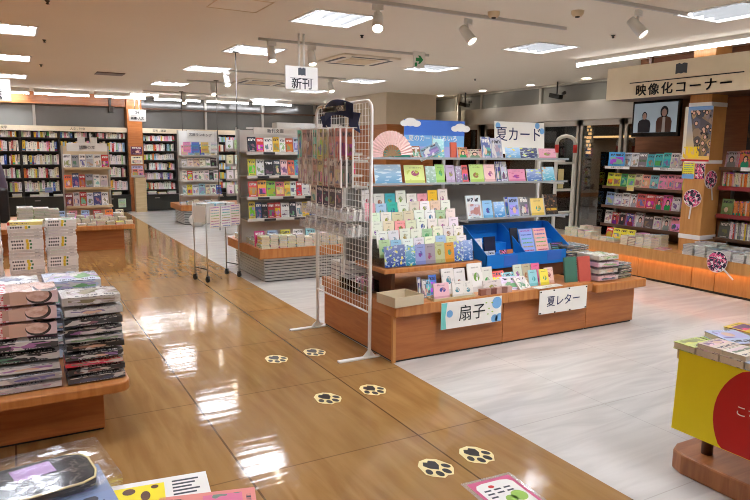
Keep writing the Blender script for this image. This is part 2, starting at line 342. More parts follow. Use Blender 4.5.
# ------------------------------------------------------------------ mesh builder
class MB:
    def __init__(s): s.v = []; s.f = []; s.m = []; s.u = []; s.sm = []
    def face(s, pts, mat=0, uv=None, smooth=False):
        b = len(s.v); s.v += [tuple(p) for p in pts]; s.f.append(tuple(range(b, b + len(pts)))); s.m.append(mat)
        if uv is None: uv = [(0, 0), (1, 0), (1, 1), (0, 1)] if len(pts) == 4 else [(0, 0)] * len(pts)
        s.u.append(uv); s.sm.append(smooth)
    def grid(s, rows, mat=0, closed=False, smooth=True):   # rows of points, welded
        b = len(s.v); n = len(rows[0])
        for r in rows: s.v += [tuple(p) for p in r]
        for i in range(len(rows) - 1):
            for j in range(n if closed else n - 1):
                k = (j + 1) % n
                s.f.append((b + i * n + j, b + i * n + k, b + (i + 1) * n + k, b + (i + 1) * n + j)); s.m.append(mat); s.sm.append(smooth)
                s.u.append([(j / n, i / max(1, len(rows) - 1)), ((j + 1) / n, i / max(1, len(rows) - 1)), ((j + 1) / n, (i + 1) / max(1, len(rows) - 1)), (j / n, (i + 1) / max(1, len(rows) - 1))])
        return b
    def box(s, x0, y0, z0, x1, y1, z1, mat=0, mm=None, X=None):
        mm = mm or {}
        b = len(s.v)
        P = [(x0, y0, z0), (x1, y0, z0), (x1, y1, z0), (x0, y1, z0), (x0, y0, z1), (x1, y0, z1), (x1, y1, z1), (x0, y1, z1)]
        if X is not None: P = [tuple(X @ Vector(p)) for p in P]
        s.v += P
        for k, q in (('f', (0, 1, 5, 4)), ('r', (1, 2, 6, 5)), ('k', (2, 3, 7, 6)), ('l', (3, 0, 4, 7)), ('t', (4, 5, 6, 7)), ('b', (3, 2, 1, 0))):
            s.f.append(tuple(b + i for i in q)); s.m.append(mm.get(k, mat)); s.u.append([(0, 0), (1, 0), (1, 1), (0, 1)]); s.sm.append(False)
        return s
    def prism(s, poly, z0, z1, mat=0, X=None):     # polygon in xy (ccw), extruded in z
        X = X or ID; n = len(poly); b = len(s.v)
        s.v += [tuple(X @ Vector((p[0], p[1], z0))) for p in poly] + [tuple(X @ Vector((p[0], p[1], z1))) for p in poly]
        xs = [p[0] for p in poly]; ys = [p[1] for p in poly]; w = max(xs) - min(xs) or 1; h = max(ys) - min(ys) or 1
        uv = [((p[0] - min(xs)) / w, (p[1] - min(ys)) / h) for p in poly]
        s.f.append(tuple(range(b + n - 1, b - 1, -1))); s.m.append(mat); s.u.append(uv[::-1]); s.sm.append(False)
        s.f.append(tuple(range(b + n, b + 2 * n))); s.m.append(mat); s.u.append(uv); s.sm.append(False)
        for i in range(n):
            j = (i + 1) % n
            s.f.append((b + i, b + j, b + n + j, b + n + i)); s.m.append(mat); s.u.append([(0, 0), (1, 0), (1, 1), (0, 1)]); s.sm.append(False)
        return s
    def cyl(s, p0, p1, r0, r1=None, seg=10, mat=0, cap=True):
        r1 = r0 if r1 is None else r1
        p0 = Vector(p0); p1 = Vector(p1); d = (p1 - p0).normalized()
        a = d.orthogonal().normalized(); c = d.cross(a)
        rows = [[p + (a * math.cos(2 * math.pi * i / seg) + c * math.sin(2 * math.pi * i / seg)) * r for i in range(seg)] for p, r in ((p0, r0), (p1, r1))]
        b = s.grid(rows, mat, True, seg > 5)
        if cap:
            s.f.append(tuple(range(b + seg - 1, b - 1, -1))); s.f.append(tuple(range(b + seg, b + 2 * seg)))
            s.m += [mat, mat]; s.sm += [False, False]; s.u += [[(.5 + .5 * math.cos(2 * math.pi * i / seg), .5 + .5 * math.sin(2 * math.pi * i / seg)) for i in range(seg)]] * 2
        return s
    def tube(s, pts, r, seg=8, mat=0, closed=False):
        pts = [Vector(p) for p in pts]; n = len(pts); rows = []; a = None
        for i, p in enumerate(pts):
            d = (pts[(i + 1) % n] - pts[i - 1]) if closed or 0 < i < n - 1 else (pts[1] - pts[0] if i == 0 else pts[-1] - pts[-2])
            d.normalize()
            a = d.orthogonal().normalized() if a is None else (a - d * a.dot(d)).normalized()
            c = d.cross(a)
            rows.append([p + (a * math.cos(2 * math.pi * k / seg) + c * math.sin(2 * math.pi * k / seg)) * r for k in range(seg)])
        if closed: rows.append(rows[0])
        s.grid(rows, mat, True)
        return s
    def lathe(s, prof, seg=14, mat=0, X=None):
        X = X or ID
        s.grid([[X @ Vector((r * math.cos(2 * math.pi * k / seg), r * math.sin(2 * math.pi * k / seg), z)) for k in range(seg)] for r, z in prof], mat, True)
        return s
    def mesh(s, name, mats):
        me = bpy.data.meshes.new(name); me.from_pydata(s.v, [], s.f)
        uvl = me.uv_layers.new(name='UVMap').data
        i = 0
        for k, p in enumerate(me.polygons):
            p.material_index = s.m[k]; p.use_smooth = s.sm[k]
            for q in range(len(s.f[k])): uvl[i].uv = s.u[k][q % len(s.u[k])]; i += 1
        for m in mats if isinstance(mats, (list, tuple)) else [mats]: me.materials.append(M[m])
        me.update(); return me

def ob(name, me, mat=None, parent=None, color=None):
    o = bpy.data.objects.new(name, me); COL.objects.link(o)
    if parent is not None: o.parent = parent
    if mat is not None:
        if parent is None: o.matrix_world = mat
        else: o.matrix_basis = mat
    if color: o.color = tuple(lin(color)) + (1,)
    return o
def tag(o, label=None, cat=None, group=None, kind=None):
    if label:
        while ' the ' in label and len(label.replace('-', ' ').split()) > 16: label = label.replace(' the ', ' ', 1)
        o['label'] = label
    if cat: o['category'] = cat
    if group: o['group'] = group
    if kind: o['kind'] = kind
    return o
def solo(name, mb, mats, label, cat, group=None, mat=None, color=None):
    me = mb if not isinstance(mb, MB) else mb.mesh(name, mats)
    return tag(ob(name, me, mat, None, color), label, cat, group)
def thing(name, label, cat, mat=None, group=None):
    return tag(ob(name, None, mat), label, cat, group)
def part(name, mb, mats, parent, mat=None, color=None, bevel=0.):
    me = mb if not isinstance(mb, MB) else mb.mesh(name, mats)
    o = ob(name, me, mat, parent, color)
    if bevel:
        b = o.modifiers.new('bevel', 'BEVEL'); b.width = bevel; b.segments = 2; b.limit_method = 'ANGLE'
    return o
def struct(name, mb, mats, parent=None):
    o = ob(name, mb.mesh(name, mats), None, parent)
    if parent is None: o['kind'] = 'structure'
    return o
def BX(*a, **k): return MB().box(*a, **k)
_tc = {}
def text_mesh(body, size, depth=.002, mat='ink', align='CENTER', bold=0., sp=1.):
    key = (body, size, depth, mat, align, bold, sp)
    if key not in _tc:
        c = bpy.data.curves.new('lettering', 'FONT'); c.body = body; c.size = size; c.extrude = depth; c.space_character = sp; c.align_x = align; c.align_y = 'CENTER'; c.resolution_u = 3
        o = bpy.data.objects.new('lettering', c); COL.objects.link(o)
        dg = bpy.context.evaluated_depsgraph_get()
        me = bpy.data.meshes.new_from_object(o.evaluated_get(dg)); me.name = 'lettering'
        if bold:
            vs = [tuple(v.co) for v in me.vertices]; fs = [tuple(p.vertices) for p in me.polygons]; V = []; F_ = []
            for dx, dy in ((-bold, -bold), (bold, -bold), (bold, bold), (-bold, bold)):
                k = len(V); V += [(x + dx, y + dy, z) for x, y, z in vs]; F_ += [tuple(i + k for i in f) for f in fs]
            me = bpy.data.meshes.new('lettering'); me.from_pydata(V, [], F_)
        bpy.data.objects.remove(o); bpy.data.curves.remove(c)
        me.materials.clear(); me.materials.append(M[mat]); _tc[key] = me
    return _tc[key]
def lettering(body, size, parent, mat, ink='ink', depth=.002, align='CENTER', name='lettering', bold=0., sp=1.):
    return ob(name, text_mesh(body, size, depth, ink, align, bold, sp), mat, parent)
STAND = RX(90)      # text plane turned upright, readable from -Y

# ------------------------------------------------------------------ unit books (front cover faces -Y, spine faces -X, stands on z = 0)
def book_mesh(name, cov, spine, pages):
    b = MB()
    b.box(-.5, -.5, 0, .5, -.40, 1, 0); b.box(-.5, .40, 0, .5, .5, 1, 0)
    b.box(-.5, -.40, 0, -.46, .40, 1, 1); b.box(-.46, -.40, .015, .475, .40, .985, 2)
    for k, f in enumerate(b.f):      # outer spine edges take the spine print
        n = [b.v[i] for i in f]
        if all(abs(p[0] + .5) < 1e-6 for p in n):
            b.m[k] = 1; b.u[k] = [(p[1] + .5, p[2]) if False else (.5 - p[1], p[2]) for p in n]
    return b.mesh(name, [cov, spine, pages])
BK = {
    'art': book_mesh('book', 'c_art', 'c_spinev', 'pages'),
    'artw': book_mesh('book_white', 'c_art', 'c_spinev', 'wpages'),
    'face': book_mesh('photo_book', 'c_face', 'c_spinev', 'wpages'),
    'blocks': book_mesh('guide_book', 'c_art', 'c_blocks', 'wpages'),
    'plain': book_mesh('plain_book', 'tint', 'tint', 'wpages'),
}
def slab_mesh(name, front, side='paper'):
    return BX(-.5, -.5, 0, .5, .5, 1, 1, {'f': 0}).mesh(name, [front, side])
CD = {k: slab_mesh('card_' + k, 'c_' + k) for k in ('card', 'sea', 'art', 'face', 'text', 'swirl', 'crowd', 'darkposter')}
CD['bag'] = slab_mesh('card_bag', 'c_bag'); CD['tint'] = slab_mesh('card_tint', 'tint', 'tint')

CNAMES = [('white', (236, 234, 228)), ('cream', (226, 214, 182)), ('grey', (150, 150, 150)), ('black', (30, 30, 32)), ('red', (200, 44, 40)), ('orange', (228, 128, 48)), ('yellow', (236, 206, 50)),
          ('pale green', (170, 208, 150)), ('green', (60, 140, 76)), ('teal', (60, 170, 170)), ('pale blue', (160, 200, 226)), ('blue', (46, 96, 180)), ('navy', (36, 44, 88)), ('purple', (124, 92, 160)),
          ('pink', (236, 160, 176)), ('magenta', (206, 56, 120)), ('brown', (120, 78, 52))]
CD_ = dict(CNAMES)
def cword(c): return min(CNAMES, key=lambda k: sum((a - b) ** 2 for a, b in zip(k[1], c)))[0]
def pick(weights):
    k = rng.choices(list(weights), list(weights.values()))[0]
    return tuple(max(0, min(255, v + rng.randint(-12, 12))) for v in CD_[k])
P_SPINE = {'white': 70, 'cream': 12, 'grey': 5, 'black': 5, 'red': 6, 'orange': 3, 'yellow': 5, 'pale green': 5, 'green': 2, 'pale blue': 6, 'blue': 4, 'purple': 2, 'pink': 5}
P_FACE = {'white': 24, 'cream': 10, 'black': 5, 'red': 8, 'orange': 6, 'yellow': 10, 'pale green': 6, 'green': 4, 'teal': 4, 'pale blue': 10, 'blue': 6, 'navy': 4, 'pink': 8, 'magenta': 2}
P_CARD = {'white': 60, 'cream': 16, 'pale blue': 12, 'pale green': 4, 'pink': 2, 'yellow': 2, 'teal': 2}
P_BUNKO = {'cream': 30, 'white': 30, 'pale blue': 8, 'pale green': 6, 'pink': 6, 'yellow': 6}

def put_stand(me, name, p, w, h, t, fr=ID, yaw=0, lean=0, label='', cat='book', group=None, color=None):
    return solo(name, me, None, label, cat, group, fr @ T(p) @ RZ(yaw) @ RX(-lean) @ T((0, t / 2, 0)) @ SCL(w, t, h), color)
def put_flat(me, name, p, w, h, t, fr=ID, yaw=0, label='', cat='book', group=None, color=None):
    return solo(name, me, None, label, cat, group, fr @ T(p) @ RZ(yaw) @ T((0, -h / 2, t / 2)) @ RX(-90) @ SCL(w, t, h), color)
def put_spine(me, name, p, d, h, t, fr=ID, tilt=0, label='', cat='book', group=None, color=None):
    return solo(name, me, None, label, cat, group, fr @ T(p) @ RY(tilt) @ T((0, d / 2, 0)) @ RZ(90) @ SCL(d, t, h), color)

def face_row(name, mes, fr, x0, x1, y, z, wr, hr, t, place, lean=8, pal=P_FACE, kind='face-out book', cat='book', gap=.006, colors=None, skip=0.):
    x = x0; n = 0
    while True:
        w = rng.uniform(*wr)
        if x + w > x1: break
        h = rng.uniform(*hr); c = colors[n % len(colors)] if colors else pick(pal)
        if rng.random() >= skip:
            n += 1
            put_stand(rng.choice(mes), name, (x + w / 2, y, z), w, h, t, fr, rng.uniform(-1, 1), lean,
                      '%s %s, %s from the left %s' % (cword(c), kind, ordn(n), place), cat, '%ss %s' % (kind, place), c)
        x += w + gap
def spine_row(name, me, fr, x0, x1, y, z, tr, hr, d, place, pal=P_SPINE, kind='book spine', cat='book', gapp=.03):
    x = x0; n = 0; tilt = 0
    while True:
        t = rng.uniform(*tr)
        if x + t > x1 - .004: break
        h = rng.uniform(*hr); c = pick(pal); n += 1
        lean = rng.choice((0, 0, 0, 0, 4, -4)) if rng.random() < .25 else 0
        if lean > 0: x += h * .07
        put_spine(me, name, (x + t / 2 - (h * .07 if lean > 0 else 0), y, z), d, h, t, fr, lean if lean > 0 else 0,
                  '%s %s, %s from the left %s' % (cword(c), kind, ordn(n), place), cat, '%ss %s' % (kind, place), c)
        x += t + .0015
        if rng.random() < gapp: x += rng.uniform(.02, .07)
def stack(name, me, fr, p, w, h, ts, place, yaw0=0, pal=P_BUNKO, kind='paperback', cat='book', jit=1.5, colors=None, alt=None):
    z = p[2]; n = len(ts)
    for i, t in enumerate(ts):
        c = colors[i % len(colors)] if colors else pick(pal)
        yw = yaw0 + rng.uniform(-jit, jit) + (alt[i % len(alt)] if alt else 0)
        pos = 'topmost' if i == n - 1 else ('lowest' if i == 0 else '%s from the top' % ordn(n - i))
        put_flat(me, name, (p[0] + rng.uniform(-.004, .004), p[1] + rng.uniform(-.004, .004), z), w, h, t, fr, yw,
                 '%s %s, %s in %s' % (cword(c), kind, pos, place), cat, '%ss stacked %s' % (kind, place), c)
        z += t + .0006
    return z

# ================================================================== SETTING
ZC = 2.9
WX = 2.432
struct('wood_floor', BX(-4.2, -3.2, -.05, WX, 17.9, 0), 'fwood')
struct('tile_floor', BX(WX, -3.2, -.05, 14.5, 17.9, 0), 'ftile')
# ceiling board with openings for the light panels
PX = [(-.34, .36), (2.56, 3.22), (5.54, 6.22), (-3.3, -2.64)]
PANELS = [(0, y) for y in (.5, 3.1, 5.8, 8.5, 11.15, 14.0, 17.15)] + [(1, y) for y in (.6, 3.3, 6.04, 8.46, 10.82, 13.7, 16.75)] + [(2, y) for y in (1.1, 3.8, 6.27, 8.68, 10.96, 13.5, 16.4)] + [(3, y) for y in (.5, 3.1, 5.8, 8.5, 11.15, 14.0)]  # last column is added out of view on the left for more bounced light
PW = .66
def m_ceil():
    b = MB(); holes = [(PX[c][0], y - PW / 2, PX[c][1], y + PW / 2) for c, y in PANELS]
    xs = sorted({-4.2, 9.6} | {h[0] for h in holes} | {h[2] for h in holes})
    for i in range(len(xs) - 1):
        x0, x1 = xs[i], xs[i + 1]; mid = (x0 + x1) / 2
        hs = sorted((h[1], h[3]) for h in holes if h[0] < mid < h[2]); y = -3.2
        for a, c in hs + [(17.9, 17.9)]:
            b.face([(x0, a, ZC), (x1, a, ZC), (x1, y, ZC), (x0, y, ZC)]); y = c
    b.box(-4.2, -3.2, ZC + .16, 9.6, 17.9, ZC + .2)
    return b
struct('ceiling', m_ceil(), 'ceil')
struct('wall_back', BX(-4.2, 17.9, 0, 9.6, 18.0, ZC), 'beigewall')
struct('wall_left', BX(-4.3, -3.2, 0, -4.2, 18.0, ZC), 'beigewall')
struct('wall_front', BX(-4.2, -3.3, 0, 14.5, -3.2, ZC), 'beigewall')
struct('wall_right', BX(7.78, -3.2, 0, 7.9, 6.28, ZC), 'wallwood')
struct('trim_1', BX(-4.2, 17.45, 2.62, 2.57, 17.62, 2.9), 'orange')
struct('trim_2', BX(2.9, 17.5, 2.58, 9.2, 17.56, 2.62), 'darkwood')
# orange pillar in the back wall
struct('pillar_back', BX(2.575, 17.28, 0, 2.93, 17.7, 2.9), 'orange')
# long transom windows over the back bookcases
w = struct('window_1', BX(-4.2, 17.66, 2.11, .52, 17.68, 2.62), 'frost')
struct('window_frame', BX(.50, 17.62, 2.11, .56, 17.7, 2.62), 'steel', w)
w = struct('window_2', BX(.56, 17.66, 2.11, 2.57, 17.68, 2.62), 'tglass')
w = struct('window_3', BX(2.93, 17.66, 2.11, 9.2, 17.68, 2.9), 'tglass')
fr_ = MB()
for x in (4.6, 6.2, 7.8): fr_.box(x, 17.6, 2.11, x + .06, 17.7, 2.9)
struct('window_frame', fr_, 'steel', w)
# block of pillar and cladding far right of the aisle
b = MB(); b.box(7.4, 12.7, 2.2, 8.75, 14.75, 2.9, 0); b.box(7.43, 12.73, 0, 8.72, 14.72, 2.2, 1)
struct('pillar_clad', b, ['beigewall', 'orange'])
# entrance wall of glass with steel lintel
b = MB()
b.box(9.15, 6.28, 2.2, 9.4, 17.9, 2.54, 0)
b.box(9.2, 6.2, 0, 9.35, 6.34, 2.2, 0)
struct('lintel_entrance', b, 'steel')
w = struct('window_4', BX(9.26, 6.2, 2.54, 9.28, 17.9, ZC), 'frost')
fr_ = MB()
for y in (6.3, 7.75, 9.75, 11.6, 12.55, 14.4, 16.2): fr_.box(9.2, y - .03, 2.54, 9.34, y + .03, ZC)
fr_.box(9.2, 6.2, 2.86, 9.34, 17.9, 2.9)
struct('window_frame', fr_, 'steel', w)
for i, (ya, yb) in enumerate(((6.36, 7.7), (7.76, 8.7), (8.74, 9.72), (9.8, 11.5), (11.7, 12.5), (12.6, 14.4), (14.5, 16.2))):
    d = struct('door_%d' % (i + 1), BX(9.265, ya + .05, .1, 9.275, yb - .05, 2.12), 'glass')
    f = MB(); f.box(9.25, ya, 0, 9.3, ya + .055, 2.2); f.box(9.25, yb - .055, 0, 9.3, yb, 2.2); f.box(9.25, ya, 2.1, 9.3, yb, 2.2); f.box(9.25, ya, 0, 9.3, yb, .12)
    struct('door_frame', f, 'steel', d)
struct('column_entrance', MB().cyl((9.05, 12.2, 0), (9.05, 12.2, 2.9), .05, seg=12), 'steel')
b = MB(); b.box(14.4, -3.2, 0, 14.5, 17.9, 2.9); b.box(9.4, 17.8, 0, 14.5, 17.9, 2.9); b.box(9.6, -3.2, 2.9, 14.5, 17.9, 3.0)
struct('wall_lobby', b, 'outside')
# lit lettering column in the lobby and shop panels
t = thing('lobby_sign', 'warm lit column of small letters glowing in the dark lobby behind the glass doors', 'sign', T((12.2, 11.2, 0)))
part('post', BX(.02, -.09, 0, .06, .09, 2.38), 'black', t)
b = MB()
for r_ in range(9):
    for c_ in range(3):
        if (r_ * 7 + c_ * 5) % 4 != 3: b.box(.0, -.07 + c_ * .05, 2.3 - r_ * .09, .02, -.035 + c_ * .05, 2.36 - r_ * .09)
part('lettering', b, 'lobby', t)
t = thing('lobby_display', 'dark shop display seen through the entrance glass under a lit strip', 'display', T((13.6, 10.4, 0)))
part('cabinet', BX(0, -2.6, 0, .5, 3., 2.0), 'darkwood', t); part('lit_strip', BX(-.02, -2.5, 2.0, .1, 2.9, 2.05), 'lobby', t)

# ================================================================== CEILING THINGS
M['louvredark'] = plain('louvre_blade_metal', (84, 84, 82), .4)
W_ = .66
h = MB()
for a in ((-W_ / 2, -W_ / 2, 0, -W_ / 2 + .012, W_ / 2, .12), (W_ / 2 - .012, -W_ / 2, 0, W_ / 2, W_ / 2, .12), (-W_ / 2, -W_ / 2, 0, W_ / 2, -W_ / 2 + .012, .12), (-W_ / 2, W_ / 2 - .012, 0, W_ / 2, W_ / 2, .12), (-W_ / 2, -W_ / 2, .12, W_ / 2, W_ / 2, .14)): h.box(*a)
for a in ((-W_ / 2 - .014, -W_ / 2 - .014, -.008, -W_ / 2 + .012, W_ / 2 + .014, .0), (W_ / 2 - .012, -W_ / 2 - .014, -.008, W_ / 2 + .014, W_ / 2 + .014, 0), (-W_ / 2, -W_ / 2 - .014, -.008, W_ / 2, -W_ / 2 + .012, 0), (-W_ / 2, W_ / 2 - .012, -.008, W_ / 2, W_ / 2 + .014, 0)): h.box(*a)
ME_H = h.mesh('housing', ['white'])
ME_D = BX(-W_ / 2 + .014, -W_ / 2 + .014, .066, W_ / 2 - .014, W_ / 2 - .014, .08).mesh('diffuser', ['panel'])
b = MB(); b.prism([(-.022, .064), (0, .0), (.022, .064)][::-1], -W_ / 2 + .013, W_ / 2 - .013, 0, RX(90) @ ID)
ME_L = b.mesh('louvre_blade', ['louvredark'])
CW = ('over the left tables', 'over the wood aisle', 'over the tiled aisle', 'far left of the picture')
nrow = {0: 0, 1: 0, 2: 0, 3: 0}
for c, y in PANELS:
    nrow[c] += 1
    t = thing('ceiling_light', 'square recessed louvre light, %s from the camera in the row %s' % (ordn(nrow[c]), CW[c]), 'ceiling light', T(((PX[c][0] + PX[c][1]) / 2, y, ZC)), 'square recessed ceiling lights')
    part('housing', ME_H, None, t); part('diffuser', ME_D, None, t)
    for k in range(4): part('louvre_blade', ME_L, None, t, T((-.24 + .16 * k, 0, 0)))
M['tubesoft'] = emit('tube_light_soft', (250, 250, 255), 4.5)
def tube_light(p0, p1, label, g=None, m='tube'):
    p0 = Vector(p0); p1 = Vector(p1); d = (p1 - p0); L = d.length; a = math.degrees(math.atan2(d.y, d.x))
    t = thing('tube_light', label, 'tube light', T(p0) @ RZ(a), g)
    part('tube', MB().cyl((.02, 0, -.03), (L - .02, 0, -.03), .017, seg=10), m, t)
    b = MB(); b.box(0, -.035, 0, L, .035, ZC - p0.z); b.box(0, -.03, -.06, .02, .03, 0); b.box(L - .02, -.03, -.06, L, .03, 0)
    part('fixture', b, 'white', t)
for k, (a, c) in enumerate(((-1.9, -.72), (-.64, .44), (.52, 1.67), (1.77, 2.92), (3.12, 4.25), (4.38, 5.5), (5.6, 6.7))):
    tube_light((a, 16.6, 2.815), (c, 16.6, 2.815), 'slim tube light along the back bookcases, %s from the left' % ordn(k + 1), 'tube lights above the back bookcases')
tube_light((7.06, 6.78, 2.85), (7.06, 2.6, 2.85), 'long white tube light above the wooden corner sign', m='tubesoft')
tube_light((7.85, 16.5, 2.86), (7.68, 14.6, 2.86), 'short tube light beside the beige pillar block')
for k, y in enumerate((5.2, 6.8, 8.3, 9.71, 11.18, 12.74)):
    t = thing('downlight', 'small round downlight by the entrance, %s from the camera' % ordn(k + 1), 'downlight', T((8.9, y, ZC)), 'round downlights by the entrance')
    part('lamp', MB().cyl((0, 0, -.004), (0, 0, .0), .075, seg=16), 'spot', t); part('ring', MB().lathe([(.075, -.006), (.09, -.008), (.095, 0)]), 'white', t)
    ld = bpy.data.lights.new('down_beam', 'SPOT'); ld.energy = 22; ld.spot_size = R(110); ld.spot_blend = .6; ld.shadow_soft_size = .07; ld.color = (1., .95, .88)
    lo = bpy.data.objects.new('down_beam', ld); COL.objects.link(lo); lo.parent = t; lo.matrix_basis = T((0, 0, -.02))
TR = [(2.5, 5.12, 5.14, 5.3, 'second'), (2.62, 7.5, 5.02, 7.5, 'third'), (2.9, 10.75, 5.4, 10.75, 'fourth'), (3.0, 12.7, 5.0, 12.7, 'fifth'), (2.7, 15.6, 4.6, 15.6, 'sixth'), (3.1, 4.02, 5.62, 4.1, 'first'), (2.5, 2.1, 5.4, 2.1, 'added out of view and nearest')]  # nearest track and its spots are added out of view to brighten the island
for x0, y0, x1, y1, n in TR:
    solo('lighting_track', BX(x0, y0 - .016, ZC - .03, x1, y0 + .016, ZC), 'palerail', 'thin beige lighting track on the ceiling, %s from the camera' % n, 'lighting track', 'ceiling lighting tracks')
def spot(x, y, lab, tilt=35, yaw=0, power=25):
    t = thing('spotlight', lab, 'spotlight', T((x, y, ZC - .03)) @ RZ(yaw), 'white track spotlights')
    part('adapter', BX(-.05, -.018, -.05, .05, .018, 0), 'white', t)
    part('arm', MB().box(-.008, -.008, -.12, .008, .008, -.05), 'white', t)
    X = T((0, 0, -.15)) @ RX(tilt)
    b = MB(); b.lathe([(.0, .1), (.04, .1), (.045, .06), (.052, -.09), (.046, -.09), (.04, -.05)], 14, 0, X)
    part('shade', b, 'white', t); b = MB(); b.lathe([(0, -.075), (.044, -.075)], 14, 0, X); b.f = [f[::-1] for f in b.f]; part('lamp', b, 'spot', t)
    if power:
        ld = bpy.data.lights.new('spot_beam', 'SPOT'); ld.energy = power; ld.spot_size = R(75); ld.spot_blend = .7; ld.shadow_soft_size = .05; ld.color = (1., .97, .93)
        lo = bpy.data.objects.new('spot_beam', ld); COL.objects.link(lo); lo.parent = t; lo.matrix_basis = X @ T((0, 0, -.1))
for x, y, lab, ti, ya in ((2.89, 5.13, 'white track spotlight right of the nearest aisle ceiling light', 40, 150), (3.94, 5.21, 'white track spotlight with bright lamp above the summer card sign', 40, 200), (4.99, 4.09, 'white track spotlight left of the wooden corner sign', 42, 200),
                          (2.78, 7.5, 'white track spotlight at the left end of the third track', 20, 180), (3.3, 7.5, 'white track spotlight behind the hanging black-lettered sign', 20, 180),
                          (3.2, 10.75, 'white track spotlight at the left of the fourth track', 30, 180), (5.1, 10.75, 'white track spotlight at the right of the fourth track', 30, 180),
                          (3.5, 12.7, 'white track spotlight on the fifth track', 30, 180), (3.6, 15.6, 'white track spotlight on the farthest track', 30, 180)):
    spot(x, y, lab, ti, ya)
for k, x in enumerate((2.9, 3.6, 4.3, 5.0)): spot(x, 2.1, 'added unseen track spotlight aimed at the summer card island, %s on the nearest track' % ordn(k + 1), 46, 0, 20)  # unseen lamps, put in to light the upright faces of the island
# air conditioning cassettes
def cassette(x, y, lab):
    t = thing('air_conditioner', lab, 'air conditioner', T((x, y, ZC)))
    b = MB(); b.box(-.45, -.45, -.03, .45, .45, 0); part('panel', b, 'ceil', t, bevel=.01)
    part('grille', BX(-.24, -.24, -.036, .24, .24, -.03), 'beige', t)
    for k in range(4):
        part('air_slot', BX(-.3, -.4, -.034, .3, -.345, -.03), 'black', t, RZ(90 * k))
cassette(4.45, 8.46, 'square ceiling air conditioner behind the hanging black-lettered sign'); cassette(4.3, 12.2, 'square ceiling air conditioner far down above the islands')
for i, (x, y, lab) in enumerate(((4.04, 4.95, 'round beige smoke detector near the green exit sign'), (4.66, 4.5, 'round beige smoke detector near the corner sign spotlight'))):
    t = thing('smoke_detector', lab, 'smoke detector', T((x, y, ZC)))
    part('body', MB().lathe([(0, -.05), (.04, -.05), (.055, -.03), (.06, 0)]), 'beige', t); part('sensor_head', MB().lathe([(0, -.062), (.02, -.06), (.022, -.05)]), 'darkmetal', t)
solo('air_vent', BX(1.38, 12.3, ZC - .012, 1.84, 12.72, ZC), 'brownshelf', 'dark rectangular air vent in the ceiling over the wood aisle', 'air vent')
for i, (x, y, lab) in enumerate(((.37, 6.7, 'tiny sprinkler head nearest on the left ceiling'), (.44, 9.1, 'tiny sprinkler head second on the left ceiling'), (.5, 11.8, 'tiny sprinkler head third on the left ceiling'), (5.93, 5.18, 'tiny sprinkler head left of the corner sign'), (3.57, 6.7, 'tiny sprinkler head by the third track'), (7.38, 9.5, 'tiny sprinkler head before the entrance downlights'))):
    solo('sprinkler', MB().lathe([(0, -.035), (.018, -.03), (.008, -.02), (.025, 0)]), 'darkmetal', lab, 'sprinkler', None, T((x, y, ZC)))
b = MB()
for a in ((1.66, 5.68, 2.14, 5.69), (1.66, 6.18, 2.14, 6.19), (1.66, 5.68, 1.67, 6.19), (2.13, 5.68, 2.14, 6.19)): b.box(a[0], a[1], ZC - .004, a[2], a[3], ZC)
tag(ob('access_hatch', b.mesh('access_hatch', ['beige'])), 'square access hatch outline in the ceiling above the wood aisle', 'access hatch')
# security cameras by the entrance
for y, lab in ((11.78, 'small black security camera hanging from the ceiling behind the summer card sign'), (8.99, 'small black security camera hanging from the ceiling left of the wooden corner sign')):
    t = thing('security_camera', lab, 'camera', T((8.9, y, ZC)))
    part('stem', MB().cyl((0, 0, -.22), (0, 0, 0), .014), 'black', t)
    part('body', MB().box(-.05, -.16, -.3, .05, .1, -.22, 0, None, RX(12)), 'blackgloss', t); part('lens', MB().cyl((0, -.2, -.21), (0, -.14, -.225), .03), 'darkmetal', t)
t = thing('security_camera', 'grey camera under the orange trim left of the aisle sign', 'camera', T((2.2, 17.3, 2.62)))
part('stem', BX(-.02, -.02, -.02, .02, .2, .28), 'darkmetal', t); part('body', BX(-.05, -.12, -.16, .05, .1, -.02), 'darkmetal', t)
# exit sign
t = thing('exit_sign', 'green arrow exit sign hanging from the ceiling', 'exit sign', T((4.79, 7.38, 2.69)))
part('board', BX(-.085, -.012, 0, .085, .012, .21), 'whitemetal', t, bevel=.004)
b = MB(); A_ = [(-.055, .085), (.0, .085), (-.02, .055), (.01, .055), (.06, .108), (.01, .16), (-.02, .16), (.0, .13), (-.055, .13)]
b.prism(A_, .012, .015, 0, RX(90)); part('arrow', b, 'greenink', t)
b = MB(); b.prism([(-.07, .02), (-.04, .02), (-.03, .05), (-.05, .075), (-.07, .06)], .012, .015, 0, RX(90)); part('running_figure', b, 'greenink', t)
